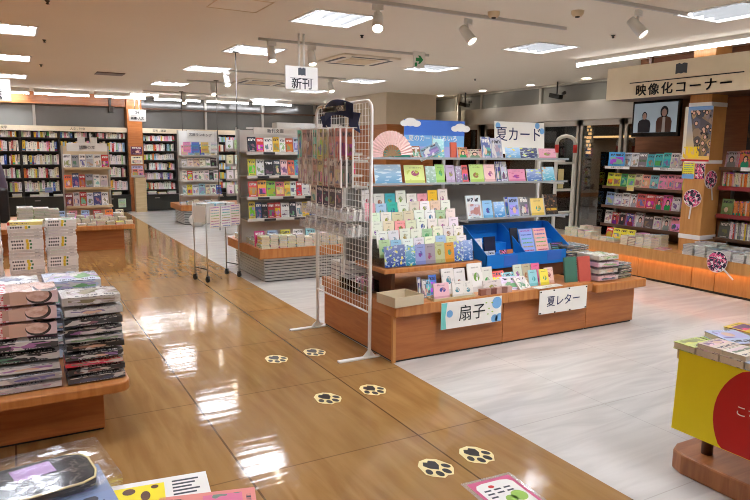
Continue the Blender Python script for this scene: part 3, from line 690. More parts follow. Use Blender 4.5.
# hanging aisle signs
def book_icon(w_, h_, parent, mat, name='book_icon', ink='inkgrey'):
    b = MB(); w2 = w_ / 2
    b.prism([(-w2, -h_ / 2), (-w2 * .4, -h_ * .42), (0, -h_ / 2), (w2 * .4, -h_ * .42), (w2, -h_ / 2), (w2, h_ / 2), (w2 * .4, h_ * .58), (0, h_ * .46), (-w2 * .4, h_ * .58), (-w2, h_ / 2)], -.002, .002)
    return part(name, b, ink, parent, mat)
M['inkgrey'] = plain('dark_grey_ink', (62, 66, 74), .6, var=.02)
def hang_sign(x, y, z, w_, h_, lab, lines, poles):
    t = thing('hanging_sign', lab, 'hanging sign', T((x, y, z)))
    part('board', BX(-w_ / 2, -.012, 0, w_ / 2, .012, h_), 'white', t, bevel=.004)
    for px_ in poles: part('pole', MB().cyl((px_, 0, h_), (px_, 0, ZC - z), .012), 'whitemetal', t)
    for kind, a in lines:
        if kind == 'icon': book_icon(a[0], a[1], t, T((0, -.014, a[2])) @ STAND)
        elif kind == 'rule': part('rule', BX(-a[0] / 2, -.0145, a[1], a[0] / 2, -.012, a[1] + .005), 'ink', t)
        else: lettering(a[0], a[1], t, T((a[3] if len(a) > 3 else 0, -.013, a[2])) @ STAND, bold=.0012)
hang_sign(2.95, 7.0, 2.28, .40, .26, 'white hanging sign with book icon and two black characters over the aisle', [('icon', (.09, .08, .2)), ('rule', (.28, .125)), ('text', ('新刊', .13, .06))], (-.03, .03))
hang_sign(-.18, 9.0, 2.14, .44, .25, 'white hanging sign cut off at the left above the tables', [('icon', (.09, .08, .2)), ('rule', (.28, .125)), ('text', ('雑誌', .13, .06))], (-.03, .03))
hang_sign(2.75, 16.85, 2.25, .40, .28, 'white hanging sign with black lettering in front of the orange pillar', [('text', ('24', .09, .21)), ('rule', (.3, .13)), ('text', ('新書-人文', .072, .07))], (-.05, .05))

# ================================================================== BACK BOOKCASES
NAMEC = ['first', 'second', 'third', 'fourth', 'fifth', 'sixth', 'seventh', 'eighth']
LVL = ['top shelf', 'second shelf', 'third shelf', 'fourth shelf', 'fifth shelf', 'sixth shelf']
def bookcase(x0, x1, zs, lab, text=None, handle=False):
    y = 17.4; t = thing('bookcase', lab, 'bookcase', T(((x0 + x1) / 2, y, 0)), 'black bookcases along the back wall')
    w_ = (x1 - x0) / 2 - .001
    b = MB(); b.box(-w_, 0, 0, -w_ + .022, .26, 2.0); b.box(w_ - .022, 0, 0, w_, .26, 2.0); b.box(-w_, .245, 0, w_, .26, 2.0, 0)
    part('carcass', b, 'shelfblack', t)
    for z in zs: part('shelf', BX(-w_ + .022, .0, z - .028, w_ - .022, .245, z), 'shelfblack', t)
    f = part('header', BX(-w_, -.02, 1.985, w_, .2, 2.105), 'sign', t)
    if text: lettering(text, .07, f, T((0, -.021, 2.045)) @ STAND)
    c = part('base_cabinet', BX(-w_, -.2, .02, w_, 0, .40), 'cabinet', t); part('counter', BX(-w_, -.23, .40, w_, 0, .43), 'shelfblack', t)
    part('handle', BX(-w_ * .5, -.21, .33, -w_ * .5 + .12, -.2, .345), 'steel', c)
    return t
ZL = [1.83, 1.505, 1.19, .87, .545][::1]; ZRR = [1.79, 1.535, 1.30, 1.05, .80, .545]
EDG = [-.63, .2, 1.03, 1.85, 2.57]
CASES = []
for i in range(4):
    nm = '%s black bookcase from the left' % NAMEC[i]
    bookcase(EDG[i], EDG[i + 1], ZL, 'black bookcase left of the orange pillar, %s from the left' % NAMEC[i], ['文芸 - 文学', '文学 - 文学', '人文 - 社会', '哲学 - 歴史'][i] if i in (0, 2) else None)
    CASES.append((EDG[i], EDG[i + 1], ZL, nm))
EDR = [2.94, 3.78, 4.62, 5.46, 6.72]
for i in range(4):
    nm = '%s black bookcase past the orange pillar' % NAMEC[i]
    bookcase(EDR[i], EDR[i + 1], ZRR, 'black bookcase right of the orange pillar, %s from the pillar' % NAMEC[i], ['芸術 - 建築', '実用 - 趣味', None, '地図 - 旅行'][i])
    CASES.append((EDR[i], EDR[i + 1], ZRR, nm))
stuff = MB(); SC8 = ['sb%d' % i for i in range(8)]
for i, c in enumerate(((236, 234, 228), (226, 214, 182), (200, 60, 50), (228, 190, 60), (150, 190, 220), (40, 40, 44), (150, 200, 140), (230, 160, 180))): M['sb%d' % i] = plain('far_spine_%d' % i, c, .5)
def stuff_row(x0, x1, z, hmax):
    x = x0
    while x < x1 - .05:
        t_ = rng.uniform(.022, .05); h_ = rng.uniform(.7, .95) * hmax
        stuff.box(x, 17.44, z, x + t_, 17.6, z + h_, rng.choice((0, 0, 0, 1, 1, 2, 3, 4, 4, 5, 6, 7))); x += t_ + .001
for ci, (x0, x1, zs, nm) in enumerate(CASES):
    for r_, z in enumerate(zs):
        hm = (.16 if r_ == 0 else zs[r_ - 1] - z - .05) ; a, c = x0 + .026, x1 - .026
        hid = ci >= 5 or (ci == 2 and r_ > 0) or (ci == 1 and r_ > 0 and False)
        if ci == 0: a = -.28
        if hid: stuff_row(a, c, z, hm); continue
        if ci == 3 and r_ > 0: stuff_row(a, a + .2, z, hm); a += .24
        th = (.03, .056) if ci < 4 else (.034, .058)
        spine_row('bookcase_book', BK['artw'], ID, a, c, 17.45, z, th, (hm * .74, hm * .95), .16, 'on the %s of the %s' % (LVL[r_], nm), kind='book', gapp=.04)
tag(ob('distant_books', stuff.mesh('distant_books', SC8)), 'rows of small coloured book spines in the far bookcases behind the islands', 'books', None, 'stuff')
# low piles on the bookcase counters
for k, (x, n) in enumerate(((.05, 3), (.42, 2), (.62, 4), (.92, 2), (2.25, 3), (3.1, 3), (3.35, 2), (3.6, 3))):
    stack('counter_book', BK['artw'], ID, (x, 17.28, .43), .2, .14, [.025] * n, 'on the bookcase counter, %s pile from the left' % ordn(k + 1), kind='book')
solo('standing_leaflet', CD['text'], None, 'white and green sheet on the dark cabinet left of the orange pillar', 'leaflet', None, T((2.35, 17.18, .12)) @ SCL(.18, .004, .22), (200, 226, 190))
solo('shelf_sign', CD['text'], None, 'blue notice standing on the counter below the first bookcase', 'notice', None, T((.72, 17.2, .53)) @ SCL(.16, .01, .12), (120, 150, 200))
# things on the orange pillar
solo('pale_box', BX(2.66, 17.02, 0, 2.92, 17.27, .86), 'palebox', 'pale wooden box standing at the foot of the orange pillar', 'box')
for i, (z, h_, c, lab) in enumerate(((1.44, .2, (90, 40, 90), 'purple and white magazine rack flyer high on the orange pillar'), (1.2, .2, (236, 232, 200), 'white and yellow flyer below the purple one on the orange pillar'), (.98, .18, (190, 180, 210), 'white and violet flyer in the middle of the orange pillar'))):
    solo('pillar_flyer', CD['art'], None, lab, 'flyer', None, T((2.76, 17.27, z)) @ SCL(.27, .012, h_), c)
t = thing('leaflet_holder', 'wire leaflet holder low on the orange pillar', 'leaflet holder', T((2.76, 17.2, .87)))
b = MB(); b.box(-.15, -.06, 0, .15, -.055, .06); b.box(-.15, -.06, 0, .15, .07, .005); b.box(-.15, .065, 0, .15, .07, .1); part('tray', b, 'steel', t)
for k, (dx, c) in enumerate(((-.07, (214, 120, 90)), (.07, (226, 150, 150)))):
    put_stand(CD['art'], 'leaflet', (2.76 + dx, 17.16, .876), .125, .2, .012, lean=3, label='%s leaflet in the wire holder on the orange pillar' % ('orange' if k == 0 else 'pink'), cat='leaflet', color=c)

# ================================================================== GONDOLA (faces local -Y)
def gondola(fr, w_, zb, zs, ztop, dep, lab, backm='beige', shelfm='grey', rail='palerail', acr=False, name='gondola'):
    t = thing(name, lab, 'shelf unit', fr)
    part('back_panel', BX(0, dep, zb, w_, dep + .03, ztop), backm, t)
    for x in (0, w_ - .02): part('upright', BX(x - .01, dep - .03, zb, x + .02, dep, ztop + .01), 'steel', t)
    for z in zs:
        s_ = part('shelf', BX(0.012, 0, z - .018, w_ - .012, dep - .005, z), 'acryl' if acr else shelfm, t)
        part('price_rail', BX(0.012, -.012, z - .032, w_ - .012, 0, z + .004), rail, s_)
    return t
def pricetag(fr, x, z, w_, lab, c=(30, 30, 34)):
    solo('price_tag', CD['tint'], None, lab, 'price tag', 'shelf edge tags', fr @ T((x, -.018, z)) @ SCL(w_, .004, .028), c)

# ---- left gondola on its wooden table (before the black bookcases)
t = thing('display_table', 'wooden display table with gondola before the black bookcases', 'table', T((0, 10.80, 0)))
part('base', BX(-.6, .06, 0, 1.49, 1.6, .335), 'table', t)
part('table_top', BX(-.7, -.12, .335, 1.63, 1.8, .41), 'tableh', t, bevel=.01)
FA = T((.71, 11.42, 0))
gondola(FA, .72, .41, [1.28, .96, .66], 1.62, .3, 'beige backed gondola on the wooden table before the black bookcases', backm='beige', shelfm='palebox', rail='palebox')
PA = 'of the gondola before the bookcases'
face_row('face_out_book', [BK['art'], BK['artw']], FA, .0, .75, .03, 1.28, (.09, .12), (.2, .22), .018, 'on the top shelf ' + PA, colors=[(226, 224, 222), (150, 150, 152), (236, 232, 226), (200, 206, 210), (236, 232, 228), (214, 60, 50), (206, 56, 50)])
face_row('face_out_book', [BK['art']], FA, .0, .75, .03, .96, (.085, .12), (.2, .23), .018, 'on the middle shelf ' + PA, colors=[(226, 110, 60), (60, 80, 130), (190, 50, 44), (150, 150, 160), (226, 224, 220), (214, 200, 190), (236, 190, 180)])
face_row('face_out_book', [BK['art']], FA, .0, .75, .03, .66, (.085, .12), (.2, .23), .018, 'on the bottom shelf ' + PA, colors=[(120, 40, 50), (200, 190, 190), (180, 40, 44), (214, 210, 220), (60, 70, 120), (226, 222, 216)])
t = thing('shelf_header', 'white paper header with black characters over the gondola before the bookcases', 'sign', FA @ T((.36, -.0, 1.54)))
part('board', BX(-.3, 0, 0, .3, .006, .13), 'paper', t)
lettering('話題の本', .06, t, T((0, -.004, .06)) @ STAND)
for k, dx in enumerate((-.08, .1)):
    solo('header_card', CD['tint'], None, '%s small white card standing above the header of the bookcase gondola' % ('first' if k == 0 else 'second'), 'card', None, FA @ T((.36 + dx, .02, 1.665)) @ SCL(.11, .006, .1), (230, 228, 222))
k = 0
for row, (y, n, x0) in enumerate(((10.77, 8, .60), (10.95, 8, .53), (11.14, 8, .48))):
    for i in range(n):
        k += 1
        x = x0 + i * .136
        if x > 1.56: break
        stack('stacked_paperback', BK['art'], ID, (x, y, .41), .11, .15, [rng.uniform(.014, .024) for _ in range(rng.choice((2, 3, 4)) + 2 * row)], 'row %s, place %s on the table before the bookcases' % (ordn(row + 1), ordn(i + 1)), kind='paperback')
for i, x in enumerate((.62, .8, .98, 1.16, 1.34, 1.5)):
    put_stand(BK['art'], 'face_out_book', (x, 11.31 - .012 * (i % 2), .41), .12, .19, .016, ID, 0, 9, '%s book propped on the table before the bookcases, %s from the left' % (cword(c := pick(P_FACE)), ordn(i + 1)), 'book', 'books propped on the bookcase table', c)
for j, (x, y) in enumerate(((.47, 10.96), (.33, 10.96), (.12, 10.95))):
    stack('stacked_magazine', BK['artw'], ID, (x, y + .0, .41), .21, .28, [.021] * (12 + j), 'left end of the bookcase table, %s pile' % ordn(j + 1), pal={'white': 5, 'pale green': 3, 'green': 1, 'cream': 2}, kind='magazine', jit=4)

# ================================================================== ISLANDS WITH LOUVRED PLINTHS
def island(x0, y0, x1, y1, zb, zt, lab, ov=.085):
    t = thing('display_island', lab, 'display island', T((x0, y0, 0)))
    W2, D2 = x1 - x0, y1 - y0
    b = MB(); b.box(ov + .02, ov + .02, 0, W2 - ov - .02, D2 - ov - .02, zb, 1)
    n = 8
    for i in range(n):
        z = .015 + i * (zb - .02) / n
        b.box(ov, ov, z, W2 - ov, D2 - ov, z + (zb - .02) / n * .62, 0)
    part('louvred_plinth', b, ['louvre', 'groove'], t)
    part('counter', BX(0, 0, zb, W2, D2, zt), 'tableh', t, bevel=.006)
    return t
island(2.5, 7.24, 4.75, 8.55, .30, .42, 'wood topped display island on silver louvred plinth behind the wire stand')
FB = T((2.47, 7.62, 0))
gondola(FB, 1.62, .42, [1.57, 1.28, 1.02, .75], 1.84, .3, 'grey multi shelf gondola on the louvred display island', backm='white')
PB = 'of the louvred island gondola'
face_row('face_out_book', [BK['art'], BK['artw']], FB, .05, 1.6, .04, 1.57, (.072, .115), (.17, .2), .018, 'on the top shelf ' + PB, colors=[(30, 40, 60), (214, 60, 50), (236, 232, 226), (226, 190, 60), (226, 226, 222), (206, 90, 50), (190, 206, 226), (70, 100, 110), (232, 230, 224), (120, 120, 110)])
face_row('face_out_book', [BK['art'], BK['artw']], FB, .05, 1.6, .04, 1.28, (.072, .115), (.18, .21), .018, 'on the second shelf ' + PB, colors=[(214, 206, 60), (226, 226, 226), (40, 36, 40), (60, 70, 80), (230, 190, 190), (226, 110, 90), (70, 180, 190), (50, 50, 60), (226, 222, 214)])
face_row('face_out_book', [BK['art'], BK['artw']], FB, .05, 1.6, .04, 1.02, (.072, .115), (.18, .21), .018, 'on the third shelf ' + PB, colors=[(220, 70, 70), (236, 170, 60), (130, 190, 70), (220, 120, 120), (226, 206, 80), (214, 226, 220), (200, 50, 50), (226, 226, 220), (226, 200, 190)])
face_row('face_out_book', [BK['art'], BK['artw']], FB, .05, 1.6, .04, .75, (.072, .115), (.18, .22), .018, 'on the bottom shelf ' + PB, colors=[(214, 190, 70), (40, 60, 110), (30, 30, 36), (170, 40, 40), (190, 46, 46), (226, 226, 222), (60, 60, 70), (226, 222, 216)])
for z, xs in ((1.57, (.3, .82)), (1.28, (.22, .5, .9)), (1.02, (.22, .55, .85)), (.75, (.3, .7))):
    for x in xs: pricetag(FB, x, z - .03, .15, 'dark label on the edge of a louvred island shelf')
t = thing('shelf_header', 'white header with grey lettering on the louvred island gondola', 'sign', FB @ T((.42, .08, 1.79)))
part('board', BX(-.28, 0, 0, .28, .02, .075), 'paper', t); lettering('新刊文庫', .055, t, T((0, -.002, .036)) @ STAND, 'inkgrey')
solo('acrylic_header', BX(.05, .1, 1.845, 1.1, .11, 1.87), 'whitemetal', 'long white strip on top of the louvred island gondola', 'sign strip', None, FB)
for i in range(13):
    x = 2.585 + i * .112
    if x > 4.0: break
    stack('stacked_paperback', BK['art'], ID, (x, 7.335, .42), .105, .15, [rng.uniform(.015, .022) for _ in range(rng.choice((7, 8, 8)))], 'front row of the louvred island, pile %s from corner' % ordn(i + 1), kind='paperback', jit=1)
for i in range(8):
    x = 2.6 + i * .17
    put_stand(BK['art'], 'face_out_book', (x, 7.5, .42), .13, .19, .016, T((0, 0, .06)) if False else ID, 0, 10, '%s book propped behind the front piles of the louvred island, %s from the left' % (cword(c := ((190, 60, 120), (150, 170, 200), (214, 206, 80), (226, 226, 220), (150, 200, 206), (200, 206, 214), (70, 40, 40), (226, 200, 170))[i]), ordn(i + 1)), 'book', 'books propped on the louvred island', c)
# left end of the island: low books facing the aisle
FBs = T((2.44, 8.6, 0)) @ RZ(-90)
for r_, z in enumerate((1.57, 1.28, 1.02, .75)): pass
for i in range(6):
    stack('stacked_paperback', BK['art'], ID, (2.6, 7.52 + i * .16, .42), .15, .105, [.018] * (2 + i % 3), 'along the aisle edge of the louvred island, %s pile' % ordn(i + 1), kind='paperback', yaw0=90)
# ---- second island farther down, with white flyers on its gondola
island(3.02, 13.7, 4.6, 14.7, .30, .42, 'wood topped display island far down the tiled side')
FC = T((3.12, 13.95, 0))
gondola(FC, .88, .42, [1.47, 1.22, .93, .62], 1.98, .28, 'narrow gondola on the far island behind the castered stand', backm='white', shelfm='white')
PC = 'of the far island gondola'
for z, nm in ((1.47, 'top shelf'), (1.22, 'second shelf'), (.93, 'third shelf'), (.62, 'bottom shelf')):
    face_row('face_out_book', [BK['art'], BK['artw']], FC, .02, .86, .03, z, (.09, .14), (.2, .24) if z != 1.22 else (.16, .19), .018, 'on the %s %s' % (nm, PC), pal={'white': 60, 'blue': 4, 'pink': 3, 'yellow': 3, 'black': 3, 'cream': 6, 'red': 2, 'pale blue': 6, 'purple': 2})
t = thing('shelf_header', 'large pale header sheet with grey writing above the far island gondola', 'sign', FC @ T((.42, 0, 1.76)) @ RY(1.5))
part('board', BX(-.28, 0, 0, .3, .01, .22), 'paper', t); lettering('文庫ランキング', .07, t, T((0, -.003, .13)) @ STAND, 'inkgrey')
for k, (dx, c, lab) in enumerate(((.12, (236, 150, 180), 'pink marked flyer'), (.3, (90, 130, 210), 'blue marked flyer'), (.5, (236, 200, 90), 'orange and yellow flyer'), (.7, (236, 236, 232), 'plain white flyer'))):
    solo('flyer', CD['text'], None, '%s hanging across the top of the far island gondola' % lab, 'flyer', None, FC @ T((dx, -.03, 1.52)) @ SCL(.16, .004, .22), c)
for i in range(6):
    stack('stacked_paperback', BK['art'], ID, (3.1 + i * .13, 13.8, .42), .11, .15, [.02] * (3 + i % 3), 'front edge of the far island, %s pile from the left' % ordn(i + 1), kind='paperback')
b = MB(); rows = []
for k in range(7):
    a = k / 6; r_ = .17 * math.sin(math.pi * (.12 + .8 * a)) + .02
    rows.append([(math.cos(q * math.pi / 5) * r_ * (1 + .1 * math.sin(3 * q + k)), math.sin(q * math.pi / 5) * r_ * .8, .27 * a) for q in range(10)])
b.grid(rows, 0, True); tag(ob('plastic_bag', b.mesh('plastic_bag', ['white']), T((3.3, 13.45, 0))), 'white plastic bag on the tiles before the far island', 'bag')
# ---- revolving card rack right of the flyers
t = thing('revolving_rack', 'tall wire rack of white cards between the far island and the louvred island', 'card rack', T((3.6, 11.6, 0)))
part('pole', MB().cyl((0, 0, .02), (0, 0, 2.0), .02), 'steel', t); part('foot', MB().lathe([(0, .03), (.26, .02), (.27, 0)], 20), 'steel', t)
for k, z in enumerate((.75, 1.02, 1.29, 1.56)):
    b = MB()
    for dx in (-.22, -.07, .08): b.box(dx, -.10, z, dx + .14, -.095, z + .05); b.box(dx, -.10, z, dx + .14, -.02, z + .006)
    b.box(-.22, -.025, z, .22, -.02, z + .2); part('pocket_row', b, 'steel', t)
    for j, dx in enumerate((-.15, 0, .15)):
        c = pick({'white': 10, 'cream': 3, 'pale green': 1, 'pink': 1, 'blue': 1})
        put_stand(CD['card'], 'rack_card', (3.6 + dx, 11.53, z + .008), .12, .2, .008, lean=3, label='%s card in the revolving rack, row %s, place %s' % (cword(c), ordn(4 - k), ordn(j + 1)), cat='card', group='cards in the revolving rack', color=c)
# low wire basket rack below it
# ---- slim poles up to the ceiling
for x, y, z0, lab in ((2.72, 8.72, 0, 'slim dark ceiling pole standing behind the louvred island'), (3.52, 12.55, 0, 'slim ceiling pole standing beyond the revolving rack'), (3.5, 15.4, 0, 'slim ceiling pole standing behind the far island')):
    t = thing('ceiling_pole', lab, 'pole', T((x, y, z0)))
    part('tube', MB().cyl((0, 0, 0), (0, 0, ZC - z0), .007), 'darkmetal', t); part('flange', MB().cyl((0, 0, ZC - z0 - .012), (0, 0, ZC - z0), .05), 'darkmetal', t)
# white header of shelving behind the wire stand
t = thing('shelf_unit', 'tall shelf unit with a broad white header behind the wire stand', 'shelf unit', T((5.1, 13.5, 0)))
part('header', BX(0, 0, 1.88, 1.5, .3, 2.19), 'white', t); part('carcass', BX(0.02, .05, 0, 1.48, .3, 1.88), 'beigewall', t)
# ================================================================== CASTERED STAND
t = thing('trolley_stand', 'wire flyer stand on four thin castered legs in the aisle', 'stand', T((2.15, 7.83, 0)) @ RZ(20), None)
for dx, dy in ((-.235, -.13), (.235, -.13), (-.235, .13), (.235, .13)):
    l_ = part('leg', MB().cyl((dx, dy, .06), (dx, dy, .95), .0085), 'steel', t)
    w_ = MB(); w_.cyl((dx - .013, dy, .032), (dx + .013, dy, .032), .032, seg=14); w_.box(dx - .02, dy - .012, .03, dx + .02, dy + .012, .075); part('caster', w_, 'black', l_)
b = MB()
for s_ in (-1, 1): b.cyl((s_ * .235, -.13, .16), (s_ * .235, .13, .16), .007)
part('side_rail', b, 'darkmetal', t)
b = MB(); b.box(-.24, -.15, .72, .24, .15, .73); b.box(-.24, .14, .73, .24, .15, .95); b.box(-.24, -.15, .73, -.232, .15, .92); b.box(.232, -.15, .73, .24, .15, .92); b.box(-.24, -.15, .73, .24, -.142, .92)
part('tray', b, 'whitemetal', t)
FT = T((2.15, 7.83, 0)) @ RZ(20)
for k, (dx, c) in enumerate(((-.13, (236, 226, 214)), (.03, (232, 230, 226)), (.17, (230, 214, 206)))):
    solo('flyer', CD['text'], None, '%s flyer with coloured lines on the castered stand front' % ('first', 'second', 'third')[k], 'flyer', None, FT @ T((dx, -.16, .66 + .012 * (k == 2))) @ SCL(.15, .004, .26), c)
for k in range(3):
    stack('stacked_leaflet', BK['artw'], FT, (-.15 + .15 * k, 0, .732), .13, .2, [.03] * 7, 'inside the castered stand, %s pile' % ordn(k + 1), pal={'white': 5, 'pale blue': 2, 'purple': 1, 'pink': 1}, kind='leaflet pad', cat='leaflet pad')

# ================================================================== WHITE GRID STAND WITH HANGING GOODS
GX = 2.335; Y0, Y1, GZ = 4.22, 5.205, 1.965
t = thing('grid_stand', 'white wire grid stand on flat feet at the end of the summer card island', 'display stand', T((GX, Y0, 0)))
L_ = Y1 - Y0
pts = [(0, 0, .02), (0, 0, GZ - .07)] + [(0, .07 - .07 * math.cos(a), GZ - .07 + .07 * math.sin(a)) for a in (R(25), R(50), R(75), R(90))] + [(0, L_ - .07 + .07 * math.sin(a), GZ - .07 + .07 * math.cos(a)) for a in (0, R(25), R(50), R(75), R(90))] + [(0, L_, .02)]
part('frame', MB().tube(pts, .0135, 10), 'whitemetal', t)
b = MB(); b.cyl((0, 0, .36), (0, L_, .36), .008)
for i in range(1, 20): b.cyl((0, L_ * i / 20, .36), (0, L_ * i / 20, GZ), .0022, seg=5, cap=False)
for i in range(1, 32): b.cyl((.003, 0, .36 + i * .05), (.003, L_, .36 + i * .05), .0022, seg=5, cap=False)
part('wire_grid', b, 'whitemetal', t)
for y in (0, L_):
    f = part('foot', MB().box(-.27, y - .022, 0, .08 if y else .09, y + .022, .014), 'whitemetal', t, bevel=.004)
    b = MB(); b.prism([(-.06, .014), (.05, .014), (.014, .06), (-.014, .06)], y - .006, y + .006, 0, RX(90) @ SCL(1, 1, -1)); part('gusset', b, 'whitemetal', f)
def hook(y, z, ln, lab, fr=None):
    b = MB(); b.tube([(0, 0, 0), (-ln, 0, .006), (-ln - .01, 0, .02)], .003, 6); b.box(-.004, -.012, -.03, .0, .012, .03)
    return solo('display_hook', b, 'whitemetal', lab, 'hook', 'display hooks on the wire grid stand', T((GX - .006, y, z)))
GC = [(80, 206, 190), (170, 150, 150), (150, 130, 150), (120, 206, 190), (206, 186, 110), (196, 170, 110), (190, 170, 150), (214, 140, 110)]
for row, (z, h_, cols) in enumerate(((1.77, .235, GC), (1.545, .22, [(160, 166, 150), (170, 150, 136), (160, 170, 150), (180, 160, 140), (180, 170, 120), (190, 120, 116), (130, 112, 110), (190, 180, 170)]))):
    for i in range(8):
        y = 5.14 - i * .105
        hook(y, z, .17, 'thin display hook, row %s of the wire grid, place %s from its far post' % (ordn(row + 1), ordn(i + 1)))
        for k in range(3):
            c = tuple(max(0, min(255, v + rng.randint(-16, 16))) for v in cols[i])
            o = put_stand(CD['bag' if k == 0 else 'art'], 'hanging_packet', (GX - .19 + k * .05, y, z - h_ - .005), .092, h_, .014, ID, -90 + rng.uniform(-8, 8), 0,
                          '%s packet on the wire grid, row %s, hook %s, %s on it' % (cword(c), ordn(row + 1), ordn(i + 1), ('front', 'middle', 'rear')[k]), 'packet', 'packets hanging on the wire grid stand', c)
for i, (y, c, c2) in enumerate(((4.92, (214, 206, 190), 'pale'), (4.80, (60, 64, 92), 0), (4.68, (52, 56, 84), 0), (4.56, (88, 80, 90), 0), (4.44, (110, 108, 118), 0))):
    hook(y, 1.325, .14, 'thin display hook of the third grid row, %s from the far post' % ordn(i + 1))
    put_stand(CD['art'], 'hanging_card', (GX - .16, y, 1.165), .105, .15, .006, ID, -90, 0, '%s card hanging in the third row of the grid, %s from the far post' % (cword(c), ordn(i + 1)), 'card', 'cards hanging in the third grid row', c)
for k, (z, dx) in enumerate(((1.07, .16), (.95, .17))):
    t = thing('clear_tray', 'clear acrylic tray of small goods on the wire grid, %s' % ('upper one' if k == 0 else 'lower one'), 'tray', T((GX - .016, 4.245, z)))
    b = MB(); b.box(-dx, 0, 0, 0, .92, .004); b.box(-dx, 0, .004, -dx + .004, .92, .06); b.box(-dx, 0, 0, 0, .004, .075); b.box(-dx, .916, 0, 0, .92, .075)
    for i in range(1, 8): b.box(-dx, i * .115, 0, 0, i * .115 + .003, .07)
    part('compartment_frame', b, 'clear', t)
    for i in range(8):
        for j in range(2):
            c = rng.choice(((190, 186, 186), (160, 158, 162), (210, 204, 200), (120, 116, 118), (226, 222, 218), (180, 164, 154)))
            put_stand(CD['bag'], 'small_pouch', (GX - dx - .002 + .035 + j * .05, 4.245 + .06 + i * .115, z + .006), .085, .085, .02, ID, -90, 6, '%s small pouch in the %s clear tray, section %s, %s' % (cword(c), 'upper' if k == 0 else 'lower', ordn(i + 1), 'front' if j == 0 else 'back'), 'pouch', 'small pouches in the clear trays', c)
t = thing('ribbon_banner', 'navy ribbon shaped banner with pale script on top of the wire grid stand', 'banner', T((GX - .03, 4.72, 1.90)) @ RZ(-90))
b = MB(); n = 12; top = []; bot = []
for i in range(n + 1):
    x = -.25 + .5 * i / n; z = .045 * (1 - (x / .25) ** 2)
    top.append((x, -.03 * (1 - (x / .25) ** 2), z + .055)); bot.append((x, -.03 * (1 - (x / .25) ** 2), z - .065))
b.grid([bot, top]); b.grid([[(p[0], p[1] + .004, p[2]) for p in top], [(p[0], p[1] + .004, p[2]) for p in bot]])
part('middle_band', b, 'navy', t)
for s_ in (-1, 1):
    b = MB(); P = [(s_ * .17, -.11), (s_ * .36, -.17), (s_ * .315, -.095), (s_ * .36, -.02), (s_ * .17, -.0)]
    if s_ < 0: P = P[::-1]
    b.prism(P, .008, .014, 0, RX(90) @ SCL(1, 1, -1)); part('ribbon_tail', b, 'navy', t)
lettering('Summercool', .082, t, T((0, -.042, .032)) @ STAND, 'whiteink', .003, bold=.0025)
# ================================================================== SUMMER CARD ISLAND
IX = [2.43, 3.5, 4.482]
for k, (a, c_) in enumerate(((2.43, 3.498), (3.502, 4.478))):
    t = thing('display_cabinet', 'low orange wood cabinet under the %s, summer card island' % ('grid stand end' if k == 0 else 'blue card display'), 'cabinet', T((a, 4.02, 0)), 'cabinets of the summer card island')
    w_ = c_ - a
    b = MB(); b.box(0, 0, .015, w_, 1.24, .37); part('body', b, 'table', t, bevel=.004)
    part('toe_strip', BX(.01, .012, 0, w_ - .01, 1.23, .015), 'black', t)
    part('top', BX(-.02 if k == 0 else -.002, -.06, .37, w_ + .002, 1.26, .455), 'tableh', t, bevel=.006)
    if k == 0:
        part('corner_post', BX(-.006, -.006, .0, .02, .02, .37), 'bench', t)
    part('dark_slot', BX(.18, -.004, .355, .5, .01, .369), 'black', t)
t = thing('display_cabinet', 'low orange wood cabinet at the magazine end of the summer card island', 'cabinet', T((4.484, 4.02, 0)), 'cabinets of the summer card island')
part('body', BX(0, 0, .015, .636, 1.2, .35), 'table', t, bevel=.004); part('toe_strip', BX(.01, .012, 0, .62, 1.19, .015), 'black', t)
part('top', BX(0.03, -.08, .35, .70, 1.22, .43), 'tableh', t, bevel=.012)
IZ = .455
def board_sign(x, y, z, w_, h_, lab, text, size, rz=0, extra=None, base='paper', tx=0, tilt=0):
    t = thing('paper_sign', lab, 'sign', T((x, y, z)) @ RZ(rz) @ RY(tilt))
    part('sheet', BX(-w_ / 2, -.003, 0, w_ / 2, .003, h_), base, t)
    if text: lettering(text, size, t, T((tx, -.0035, h_ * .48)) @ STAND, 'inkblue' if size < .105 and extra != 'plain' else 'ink', .0015)
    return t
M['skyblue'] = plain('sky_blue_print', (120, 178, 230), .4); M['aqua'] = plain('aqua_print', (120, 210, 205), .4); M['skydeep'] = plain('deep_sky_print', (70, 120, 214), .4); M['lilac'] = plain('lilac_print', (166, 170, 224), .4); M['leaf'] = plain('leaf_print', (150, 190, 80), .4)
t = board_sign(3.12, 3.955, .228, .60, .212, 'white sign with two black brush characters and blue blots on the island front', '扇子', .135, 0, 'plain')
b = MB(); b.prism([(-.3, .002), (-.25, .002), (-.262, .1), (-.245, .21), (-.3, .21)], .003, .0042, 0, RX(90)); part('aqua_edge', b, 'aqua', t)
for cx, cz, r_ in ((.25, .16, .05), (.285, .02, .05), (.23, .03, .035), (-.22, .12, .03)):
    b = MB(); b.prism([(min(.298, cx + r_ * math.cos(a * math.pi / 7)), max(.003, min(.208, cz + r_ * math.sin(a * math.pi / 7)))) for a in range(14)], .003, .004, 0, RX(90)); part('blue_blot', b, 'skyblue', t)
b = MB()
for cx, cz in ((.14, .17), (.17, .12), (.2, .165), (.16, .075), (.205, .09)): b.prism([(cx - .012, cz), (cx, cz - .006), (cx + .012, cz), (cx, cz + .006)], .003, .0042, 0, RX(90))
part('green_leaves', b, 'leaf', t)
t = board_sign(4.11, 3.945, .232, .565, .208, 'white sign with four thin blue brush characters and taped corners on the island front', '夏レター', .10, 0)
b = MB()
for cx, cz in ((-.27, .195), (-.12, .2), (.06, .2), (.27, .195), (-.27, .01), (-.1, .006), (.08, .006), (.27, .01)): b.box(cx - .008, -.005, cz - .006, cx + .008, -.003, cz + .006)
part('tape_tabs', b, 'darkmetal', t)
